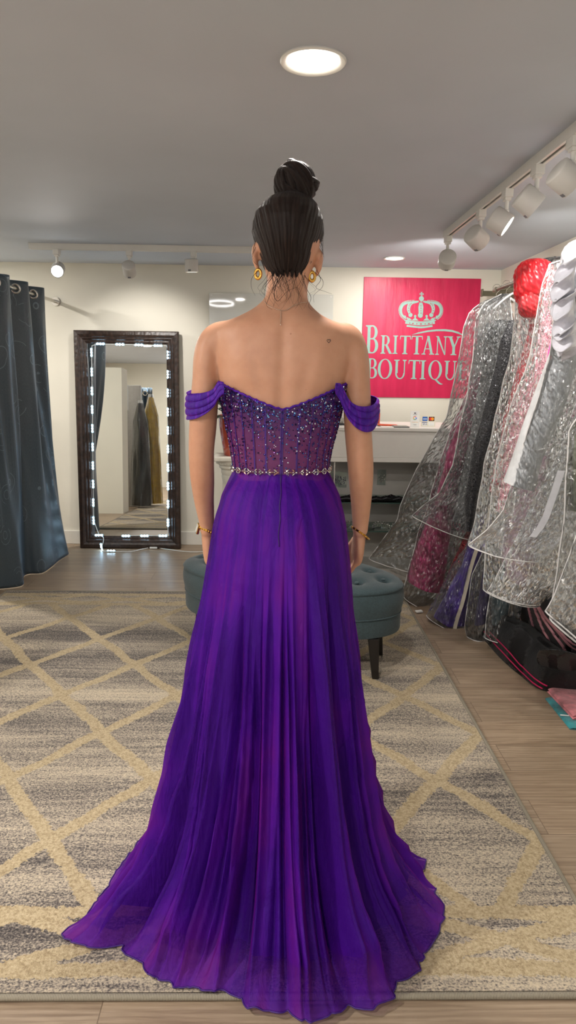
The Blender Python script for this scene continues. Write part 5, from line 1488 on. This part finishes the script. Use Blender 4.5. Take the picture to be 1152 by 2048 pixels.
def clear_bag(label, x0, y0, al, left, right, th, seed, mat=None, pip='LHB', zipper=None, amp=.010, pr=.0022, nv=80):
    S = Sheath(x0, y0, al, left, right, th, seed, amp=amp)
    o = empty('garment_bag', (S.o.x, S.o.y, S.z1), label, 'garment bag', 'clear garment bags on the wall rack')
    V, F, UV = S.mesh(96, 105, .0056)
    MB().add(V, F).build('vinyl_sheet', mat or VIN, o, smooth=False)
    for e in pip: MB().tube(S.edge(e), pr, 6).build('piping', PIP, o, angle=180)
    if zipper:
        for u, v0, v1, w_, c in zipper:
            pts = [S.pt(u, v0+(v1-v0)*k/40) - S.n*.004 for k in range(41)]
            rings = [[p-S.d*w_-S.n*.001, p+S.d*w_-S.n*.001, p+S.d*w_+S.n*.001, p-S.d*w_+S.n*.001] for p in pts]
            MB().loft(rings).build('zipper', simple('zipper_tape', c, .6), o, angle=60)
    return S
def gown(label, mat, x0, y0, al, left, right, th, seed, name='hanging_gown', cat='dress', amp=.016, k=1.):
    S = Sheath(x0, y0, al, left, right, th, seed, amp=amp)
    o = empty(name, (S.o.x, S.o.y, S.z1), label, cat, 'gowns hanging inside the clear bags')
    V, F, UV = S.mesh(110, 70)
    MB().add(V, F).build('fabric', mat, o, angle=180)
    return o, S
def hanger(x, y, z, w, al, label):
    o = empty('clothes_hanger', (x, y, ZR), label, 'hanger', 'hangers on the wall rack')
    d = Vector((math.cos(al), -math.sin(al), 0)); c = Vector((x, y, z))
    pts = [c + d*(.021*math.cos(a)) + Vector((0, 0, (ZR-z) + .021*math.sin(a))) for a in [PI*1.08 - PI*1.25*k/14 for k in range(15)]]
    MB().tube(pts + [c + Vector((0, 0, .03)), c], .0016, 6).build('hook', M['chrome'], o)
    MB().tube([c + d*(-w+2*w*k/20) + Vector((0, 0, -.08*(abs(k-10)/10)**1.3)) for k in range(21)], .006, 8).build('shoulder_bar', simple('hanger_clear', (200, 200, 200), .2), o)
AL = math.radians(16)
XH = 1.29
# farthest: ball gown bag with a wide clear flare
B = [(985, 597), (967, 602), (940, 622), (927, 655), (918, 715), (905, 780), (893, 835), (862, 885), (832, 940), (812, 985), (800, 1012), (794, 1042), (765, 1080), (738, 1116)]
Rr = [(1020, 600), (1040, 700), (1045, 800), (1040, 900), (1030, 1000), (1010, 1100), (985, 1160)]
clear_bag('farthest clear garment bag with the widest flared skirt, nearest the counter', 1.4, 4.24, AL, B, Rr, (.05, .34), 1, pip='LH')
gown('pale silver gown in the farthest clear bag', m_fab('silver_gown', (176, 174, 168), .5, .3, .10), 1.4, 4.24, AL, [(980, 640), (955, 660), (950, 760), (935, 860), (915, 960), (900, 1060)], [(1020, 640), (1030, 760), (1030, 900), (1020, 1060)], (.04, .12), 2)
# hot pink tulle
P = m_fab('hot_pink_tulle', (250, 62, 128), .75, .6, 0., 0., .22, 22.)
clear_bag('clear garment bag holding the hot pink tulle gown, low hem on the floor side', 1.35, 4.06, AL, [(975, 640), (950, 700), (936, 780), (905, 850), (880, 920), (860, 1000), (838, 1060), (825, 1110), (812, 1160), (803, 1186)],
          [(1010, 640), (1000, 800), (975, 950), (940, 1080), (915, 1150), (864, 1217)], (.05, .22), 3, pip='LHR')
gown('hot pink tulle gown in a clear bag beside the counter', P, 1.35, 4.07, AL, [(962, 740), (938, 790), (915, 850), (895, 905), (880, 960), (862, 1020), (846, 1060), (822, 1120), (815, 1160)],
     [(975, 740), (962, 800), (945, 870), (925, 940), (908, 1010), (900, 1080), (893, 1140), (885, 1185)], (.04, .17), 4, amp=.02)
# grey sparkle, short hem
clear_bag('clear garment bag with a short slanted white-edged hem over the pink gown', 1.33, 3.92, AL, [(1003, 588), (968, 606), (952, 640), (945, 720), (935, 790), (920, 850), (905, 930), (880, 985), (848, 1010), (824, 1031)],
          [(1020, 590), (1030, 700), (1020, 850), (985, 980), (946, 1079)], (.05, .20), 5, pip='LHR', pr=.0026)
gown('grey sparkling gown in the short-hemmed clear bag', m_fab('grey_sparkle', (142, 142, 142), .5, .3, .16), 1.34, 3.94, AL, [(995, 640), (972, 660), (962, 740), (948, 830), (930, 920), (915, 1000), (905, 1040)], [(1015, 640), (1012, 760), (995, 880), (970, 1000), (955, 1050)], (.04, .12), 6)
gown('narrow black gown between the grey and the red gowns', m_fab('black_gown', (34, 34, 38), .45, .3, .08), 1.36, 3.82, AL, [(1018, 640), (1000, 680), (988, 740), (972, 800), (958, 850), (940, 920), (930, 990), (928, 1060)], [(1035, 640), (1030, 720), (1012, 800), (990, 880), (965, 960), (945, 1060)], (.04, .08), 7)
# purple gown on the low rail
clear_bag('low clear garment bag holding the purple gown, beige zip down its front', 1.30, 3.72, AL, [(1046, 600), (1036, 700), (1018, 830), (990, 950), (968, 1010), (945, 1060), (930, 1095), (905, 1130), (880, 1180), (862, 1212), (853, 1230)], [(1075, 600), (1060, 760), (1030, 900), (985, 1030), (965, 1100), (958, 1200), (944, 1266)], (.06, .20), 8, pip='H', zipper=[(.62, .15, 1., .010, (196, 186, 170))])
gown('purple gown with gathered skirt low in a clear bag', m_fab('purple_gown', (92, 48, 176), .45, .5), 1.30, 3.73, AL, [(960, 1030), (935, 1085), (925, 1130), (900, 1170), (880, 1210), (868, 1232)], [(985, 1030), (965, 1110), (950, 1200), (938, 1258)], (.05, .16), 9, amp=.022)
gown('dark red sequin gown between the pink and purple gowns', m_fab('red_sequin', (120, 26, 34), .4, .2, .25), 1.30, 3.95, AL, [(945, 1040), (925, 1080), (912, 1110), (895, 1145), (882, 1175)], [(960, 1040), (945, 1090), (925, 1140), (905, 1180)], (.04, .08), 10)
clear_bag('narrow low clear bag with rounded corner right of the purple gown', 1.31, 3.5, AL, [(1060, 600), (1048, 740), (1020, 900), (985, 1060), (962, 1110), (945, 1150), (936, 1200), (930, 1255), (934, 1272)], [(1090, 600), (1080, 760), (1050, 920), (1005, 1090), (990, 1150), (982, 1220), (976, 1280)], (.05, .10), 11, pip='LH')
gown('lilac grey gown in the narrow low clear bag', m_fab('lilac_gown', (92, 78, 128), .5, .4), 1.31, 3.52, AL, [(985, 1100), (968, 1130), (958, 1190), (950, 1250)], [(1000, 1100), (988, 1150), (980, 1240)], (.03, .07), 12)
clear_bag('low clear bag holding the teal gown', 1.33, 3.32, AL, [(1085, 610), (1076, 760), (1050, 940), (1010, 1090), (985, 1150), (978, 1200), (972, 1250), (970, 1275)], [(1120, 610), (1110, 800), (1090, 1000), (1060, 1120), (1050, 1180), (1040, 1240), (1030, 1283)], (.05, .10), 13, pip='LH', mat=VIN2)
gown('teal gown low in a clear bag', m_fab('teal_gown', (44, 84, 92), .5, .4), 1.33, 3.33, AL, [(1005, 1120), (985, 1150), (984, 1200), (984, 1248)], [(1035, 1120), (1025, 1180), (1014, 1250)], (.03, .08), 14)
# red gown
RS = m_fab('red_satin', (214, 18, 34), .32, .3)
clear_bag('clear garment bag with the red satin flounce at its top', 1.33, 3.30, AL, [(1108, 514), (1072, 516), (1045, 532), (1034, 560), (1030, 620), (1026, 680), (1012, 745), (998, 800), (985, 860), (968, 930), (957, 1000), (946, 1055), (937, 1086)],
          [(1150, 520), (1130, 640), (1110, 800), (1085, 960), (1060, 1060), (1048, 1122)], (.06, .20), 15, pip='LH', pr=.0024)
def flounce(label, mat, c, al, R0, seed, name='satin_flounce'):
    r = random.Random(seed)
    return None
og, S7 = gown('dark red gown with a bright satin flounce on top', m_fab('dark_red_gown', (206, 44, 62), .42, .4, .08), 1.33, 3.32, AL, [(1060, 600), (1058, 660), (1045, 700), (1028, 760), (1010, 830), (995, 900), (978, 980)], [(1110, 600), (1100, 680), (1085, 760), (1060, 850), (1040, 940), (1010, 1000)], (.05, .12), 16)
def puff(px, py, y0, al, rw_, rh_, rd_, seed, mat, parent, nm='flounce', ruff=.17, nf=14):
    c = PV(px, py, 1.33, y0, al); d = Vector((math.cos(al), -math.sin(al), 0)); n = Vector((math.sin(al), math.cos(al), 0)); r = random.Random(seed); p1, p2 = r.uniform(0, 6), r.uniform(0, 6)
    def fn(u, v):
        a = 2*PI*u; b = -PI/2 + PI*v
        k = 1 + ruff*(abs(math.sin(nf*a*.5+p1+2.2*b+.6*math.sin(3*b)))**.7-.6)*.8*max(0, math.cos(b))**.4 + ruff*.35*math.sin(4*b+p2+3*math.sin(a)) + ruff*.3*abs(math.sin(11*b+5*a+p2))
        return c + d*(rw_*k*math.cos(a)*max(.02, math.cos(b))**.7) + n*(rd_*k*math.sin(a)*max(.02, math.cos(b))**.7) + Vector((0, 0, rh_*math.sin(b)))
    V, F, UV = surf(fn, 150, 80, True); return MB().add(V, F).build(nm, mat, parent, angle=180)
puff(1068, 566, 3.24, AL, .085, .105, .07, 1, RS, og); puff(1062, 602, 3.22, AL, .055, .075, .05, 2, m_fab('red_organza', (196, 44, 52), .35, .4), og)
# pink lace gown
PL = m_fab('pink_lace', (228, 150, 160), .6, .4, .14, 0., .2, 60.)
clear_bag('clear garment bag holding the pink lace gown, two-step white hem', 1.32, 2.95, AL, [(1140, 515), (1100, 528), (1084, 570), (1072, 640), (1062, 700), (1048, 750), (1022, 810), (1006, 870), (992, 930), (982, 1000), (975, 1060), (970, 1120), (966, 1178)],
          [(1190, 520), (1180, 700), (1160, 900), (1120, 1080), (1078, 1211)], (.06, .18), 17, pip='LH', zipper=[(.30, .55, .98, .004, (206, 202, 200))], pr=.0026)
gown('pink lace gown with sequins in a clear bag', PL, 1.32, 2.97, AL, [(1100, 540), (1090, 590), (1080, 650), (1070, 700), (1055, 760), (1030, 820), (1012, 890), (998, 960), (990, 1020)], [(1150, 540), (1150, 650), (1135, 760), (1105, 860), (1080, 950), (1060, 1030)], (.05, .13), 18, amp=.018)
gown('mauve gown low between the pink lace and the white gown', m_fab('mauve_gown', (150, 120, 132), .5, .4), 1.32, 2.9, AL, [(1050, 900), (1030, 960), (1010, 1050), (1000, 1140)], [(1100, 900), (1090, 1000), (1075, 1100), (1060, 1180)], (.05, .12), 28)
gown('bright fuchsia gown strip behind the white ruffled gown', m_fab('fuchsia', (255, 30, 136), .4, .3), 1.30, 2.72, AL, [(1130, 610), (1112, 650), (1098, 700), (1085, 760), (1078, 810)], [(1170, 610), (1150, 680), (1130, 740), (1105, 800), (1090, 830)], (.04, .07), 19)
# white satin gown with ruffles
WS = m_fab('white_satin', (222, 222, 232), .28, .3, 0., 0., .04)
ow, S9 = gown('white satin gown with ruffled sleeves at the right photo edge', m_fab('pearl_white', (222, 224, 226), .5, .3, 0., 0., .05), 1.25, 2.5, AL, [(1135, 600), (1120, 650), (1100, 700), (1084, 745), (1062, 800), (1042, 860), (1024, 915), (1007, 962)], [(1180, 600), (1160, 700), (1140, 780), (1115, 850), (1085, 920), (1070, 982)], (.05, .12), 20, amp=.006)
def ruffle(pts, wd, seed, waves=3.5, dep=.03):
    r = random.Random(seed); ph = r.uniform(0, 6); C = spline([tuple(PX(x, y, Y)) for x, y, Y in pts], 80)
    def fn(u, v):
        p = Vector(C[int(u*80+.5)])
        wv = math.sin(waves*2*PI*u+ph)
        return p + Vector((-wd*v*.75, -dep*wv*v - .015*math.sin(PI*v), -wd*v*(.55+.18*math.cos(waves*2*PI*u+ph))))
    V, F, UV = surf(fn, 80, 16); return MB().add(V, F).build('ruffle', WS, ow, angle=180, solid=.002)
ruffle([(1165, 500, 2.42), (1150, 540, 2.4), (1148, 580, 2.4), (1152, 620, 2.4)], .085, 1)
ruffle([(1170, 560, 2.42), (1148, 600, 2.38), (1150, 640, 2.38), (1160, 680, 2.4)], .08, 2, 3.)
ruffle([(1175, 620, 2.42), (1152, 640, 2.38), (1148, 664, 2.38), (1165, 700, 2.4)], .075, 3, 2.5)
puff(1160, 540, 2.46, AL, .07, .10, .06, 5, WS, ow, 'puff_sleeve', .10, 5)
clear_bag('large clear garment bag over the white satin ruffled gown', 1.25, 2.46, AL, [(1175, 484), (1142, 494), (1122, 525), (1112, 570), (1106, 640), (1098, 720), (1080, 790), (1052, 870), (1030, 950), (1005, 1020), (975, 1060), (938, 1090)],
          [(1260, 490), (1250, 700), (1200, 900), (1150, 1050), (1088, 1121)], (.08, .20), 21, pip='LH', zipper=[(.55, .70, .92, .012, (198, 198, 202))], pr=.0024)
# sage gown and the nearest bags
clear_bag('clear garment bag at the right edge with a rounded white shoulder seam', 1.2, 2.25, AL, [(1330, 440), (1300, 470), (1270, 560), (1240, 700), (1190, 820), (1152, 838), (1138, 860), (1134, 920), (1132, 1000), (1126, 1060), (1118, 1120), (1108, 1180), (1100, 1238)], [(1400, 440), (1390, 700), (1340, 1000), (1300, 1200), (1215, 1330)], (.06, .16), 22, pip='LH', pr=.0034, mat=VIN2)
gown('sage green gown in the clear bag at the right edge', m_fab('sage_gown', (150, 156, 128), .5, .4), 1.2, 2.27, AL, [(1180, 840), (1148, 870), (1144, 940), (1140, 1020)], [(1250, 840), (1240, 1020)], (.05, .1), 23)
clear_bag('nearest clear garment bag, long white seam running to the lower right corner', 1.1, 2.05, AL, [(1390, 420), (1350, 460), (1310, 600), (1270, 760), (1235, 900), (1180, 1010), (1150, 1080), (1128, 1140), (1112, 1190), (1098, 1215), (1092, 1222)], [(1460, 420), (1440, 700), (1400, 1000), (1330, 1250), (1250, 1370)], (.06, .14), 24, pip='LHR', pr=.0026)
clear_bag('clear garment bag with a wide straight hem above the black bags', 1.3, 2.7, AL, [(1210, 520), (1195, 640), (1160, 780), (1120, 900), (1080, 980), (1050, 1040), (1020, 1100), (1000, 1140), (985, 1165), (974, 1182)], [(1280, 520), (1260, 800), (1220, 1000), (1160, 1150), (1082, 1208)], (.06, .14), 25, pip='LH', mat=VIN2)
for k, (y, z) in enumerate(((4.24, 1.86), (4.06, 1.85), (3.92, 1.84), (3.3, 1.85), (2.95, 1.86), (2.46, 1.86), (2.25, 1.86), (2.05, 1.86), (2.7, 1.86))):
    hanger(XH-.021, y, ZR-.06, .10, AL, ['hanger of the farthest clear bag', 'hanger of the hot pink gown', 'hanger of the grey sparkling gown', 'hanger of the red satin gown', 'hanger of the pink lace gown', 'hanger of the white satin gown', 'hanger of the sage green gown', 'hanger of the nearest clear bag', 'hanger of the bag above the black bags'][k])

# ------------------------------------------------------------------ black garment bags with pink trim on the floor, folded cloths
BK = m_fab('black_cloth', (16, 15, 18), .7, .04, 0., 0., .25)
DP = simple('dusty_pink_trim', (176, 120, 128), .6); HPK = simple('magenta_trim', (196, 24, 86), .5)
def heap(name, label, base, top, trims, mat, hgt, group):
    """a limp garment bag fanned out: base and top outlines (floor / raised sight points)"""
    A = spline([tuple(FL(*p, .004)) for p in base], 60); Bp = spline([tuple(PX(*p)) for p in top], 60)
    o = empty(name, Vector(A[30]), label, 'garment bag', group)
    r = random.Random(len(base)*7+int(hgt*100)); ph = r.uniform(0, 6)
    def fn(u, v):
        a = Vector(A[int(u*60+.5)]); b = Vector(Bp[int(u*60+.5)])
        p = a.lerp(b, v); bul = math.sin(PI*v)*hgt
        p += Vector((-.6*bul, -.35*bul, .55*bul)) + Vector((0, -1, .5))*.005*math.sin(u*21+ph+3*v)*math.sin(PI*min(1, v*1.1+.1))
        p.z = max(.004, p.z); return p
    V, F, UV = surf(fn, 120, 30); MB().add(V, F).build('cloth', mat, o, angle=180, solid=.004)
    for e, v, m_, rad in trims:
        if e == 'v': pts = [fn(v[0]+(v[1]-v[0])*k/30, v[2]+(v[3]-v[2])*k/30)+Vector((-.004, -.004, .004)) for k in range(31)]
        MB().tube(pts, rad, 6, flat=.35).build('trim', m_, o, angle=180)
    return o
GB = 'black garment bags with pink trim under the rack'
heap('garment_bag', 'black garment bag with two magenta trim lines lying along the floor under the rack', [(962, 1272), (1000, 1315), (1040, 1350), (1085, 1380), (1160, 1385), (1230, 1380)], [(1010, 1230, 3.35), (1060, 1250, 3.2), (1110, 1290, 3.0), (1170, 1320, 2.8), (1240, 1320, 2.6), (1290, 1310, 2.5)],
     [('v', (.02, .60, .18, .02), HPK, .004), ('v', (.05, .62, .30, .10), HPK, .004)], BK, .05, GB)
heap('garment_bag', 'black garment bag fanned open with dusty pink stripes beneath the clear hems', [(1030, 1215), (1060, 1280), (1110, 1330), (1160, 1350), (1240, 1355)], [(1050, 1170, 3.1), (1100, 1185, 2.9), (1150, 1220, 2.7), (1200, 1240, 2.6), (1260, 1240, 2.5)],
     [('v', (.04+.07*k, .30+.16*k, .86-.06*k, .28+.02*k), DP, .0095) for k in range(5)] + [('v', (.0, .62, .10, .02), DP, .005)], BK, .06, GB)
heap('garment_bag', 'black garment bag lowest at the right photo edge, bulging onto the floor', [(1088, 1350), (1110, 1366), (1150, 1374), (1200, 1372), (1260, 1362)], [(1080, 1300, 2.75), (1120, 1300, 2.7), (1160, 1310, 2.6), (1210, 1310, 2.5), (1270, 1310, 2.4)],
     [('v', (.08, .10, .05, .30), HPK, .005), ('v', (.16, .18, .05, .30), HPK, .005)], m_fab('black_nylon', (13, 12, 14), .55, .04), .05, GB)
def folded(name, label, A, z0, layers, mat, trim=None):
    P = [FL(*p, z0) for p in A]; o = empty(name, P[0], label, 'folded cloth')
    def q(u, v, z): 
        a = P[0].lerp(P[1], u); b = P[3].lerp(P[2], u); p = a.lerp(b, v); return Vector((p.x, p.y, z))
    for k in range(layers):
        mb = MB(); zz_ = z0 + .002 + k*.011
        prof = [(0, 0)] + [(.0, 0)]
        V, F, UV = surf(lambda u, v: q(u*(.99-.02*k), .5+(v-.5)*(1-.03*k), zz_ + .0075*(1-(2*min(.5, abs(v-.5)))**8) + .002*math.sin(u*9+k*2)*math.sin(v*7)), 40, 24)
        mb.add(V, F); V, F, UV = surf(lambda u, v: q(u*(.99-.02*k), .5+(v-.5)*(1-.03*k), zz_ - .001), 40, 24); mb.add(V, F)
        mb.build('fold', mat, o, angle=180)
    if trim:
        for u in trim[1]: MB().tube([q(u, k/20, z0+.002+(layers-1)*.011+.0095) for k in range(21)], .0028, 6).build('stripe', trim[0], o, angle=180)
    return o
folded('folded_cloth', 'folded teal cloth with a white stripe lying under the pink one on the floor', [(1090, 1398), (1140, 1460), (1215, 1470), (1170, 1400)], .0, 1, m_fab('teal_knit', (22, 130, 136), .7, .4), (simple('white_stripe', (226, 226, 222), .6), (.62,)))
folded('folded_cloth', 'folded dusty pink cloth lying on the teal cloth at the right edge', [(1094, 1384), (1146, 1440), (1225, 1446), (1176, 1386)], .0125, 2, m_fab('pink_knit', (206, 122, 128), .75, .4))
sc2 = FL(838, 1224, .006); tag(MB().obox(sc2+Vector((0, 0, .004)), (.02, .006, 0), (-.004, .011, .001), (0, 0, .005)).build('paper_tag', simple('tag_white', (236, 234, 228), .5), None, smooth=False, bevel=.003), 'small white tag on the floor below the pink tulle gown', 'tag')

# gowns in clear bags left of the frame, seen in the mirror
def vbag(label, mat, Y, left, right, z1py, z0py, glabel):
    o = empty('hanging_gown', VR((left+right)/2, 900, Y), glabel, 'dress')
    a, b = VR(left, z1py, Y), VR(right, z1py, Y); c, d = VR(left-6, z0py, Y), VR(right+12, z0py, Y); f = fold_noise(int(left))
    zt5 = a.z; zb5 = max(.04, c.z)
    def fn(u, v, g=1., th=.05):
        fr = u*2 if u <= .5 else 2-u*2; sg = 1 if u <= .5 else -1
        l = a.x + (c.x-a.x)*v; r_ = b.x + (d.x-b.x)*v; m_ = (l+r_)/2; w = abs(r_-l)*g*(.35+.65*min(1, v*5))
        return Vector((m_+(fr-.5)*w, Y + sg*th*math.sin(PI*fr) + .012*f(fr*.5+sg, v*2), zt5+(zb5-zt5)*v))
    V, F, UV = surf(lambda u, v: fn(u, .03+.97*v, .9), 60, 40, True); MB().add(V, F).build('fabric', mat, o, angle=180)
    o2 = empty('garment_bag', VR((left+right)/2, 880, Y), label, 'garment bag')
    V, F, UV = surf(lambda u, v: fn(u, v, 1.05, .075), 60, 40, True); MB().add(V, F).build('vinyl_sheet', VIN3, o2, angle=180)
vbag('clear bag over the dark gown, seen in the mirror', m_fab('dark_green_gown', (12, 17, 19), .5, .0), 2.3, 268, 293, 800, 1120, 'black-green gown in a clear bag, seen in the mirror')
vbag('clear bag over the yellow gown, seen in the mirror', m_fab('yellow_gown', (240, 190, 20), .5, .2, 0., 0., .06), 2.0, 289, 314, 788, 1110, 'yellow gown in a clear bag, seen in the mirror')
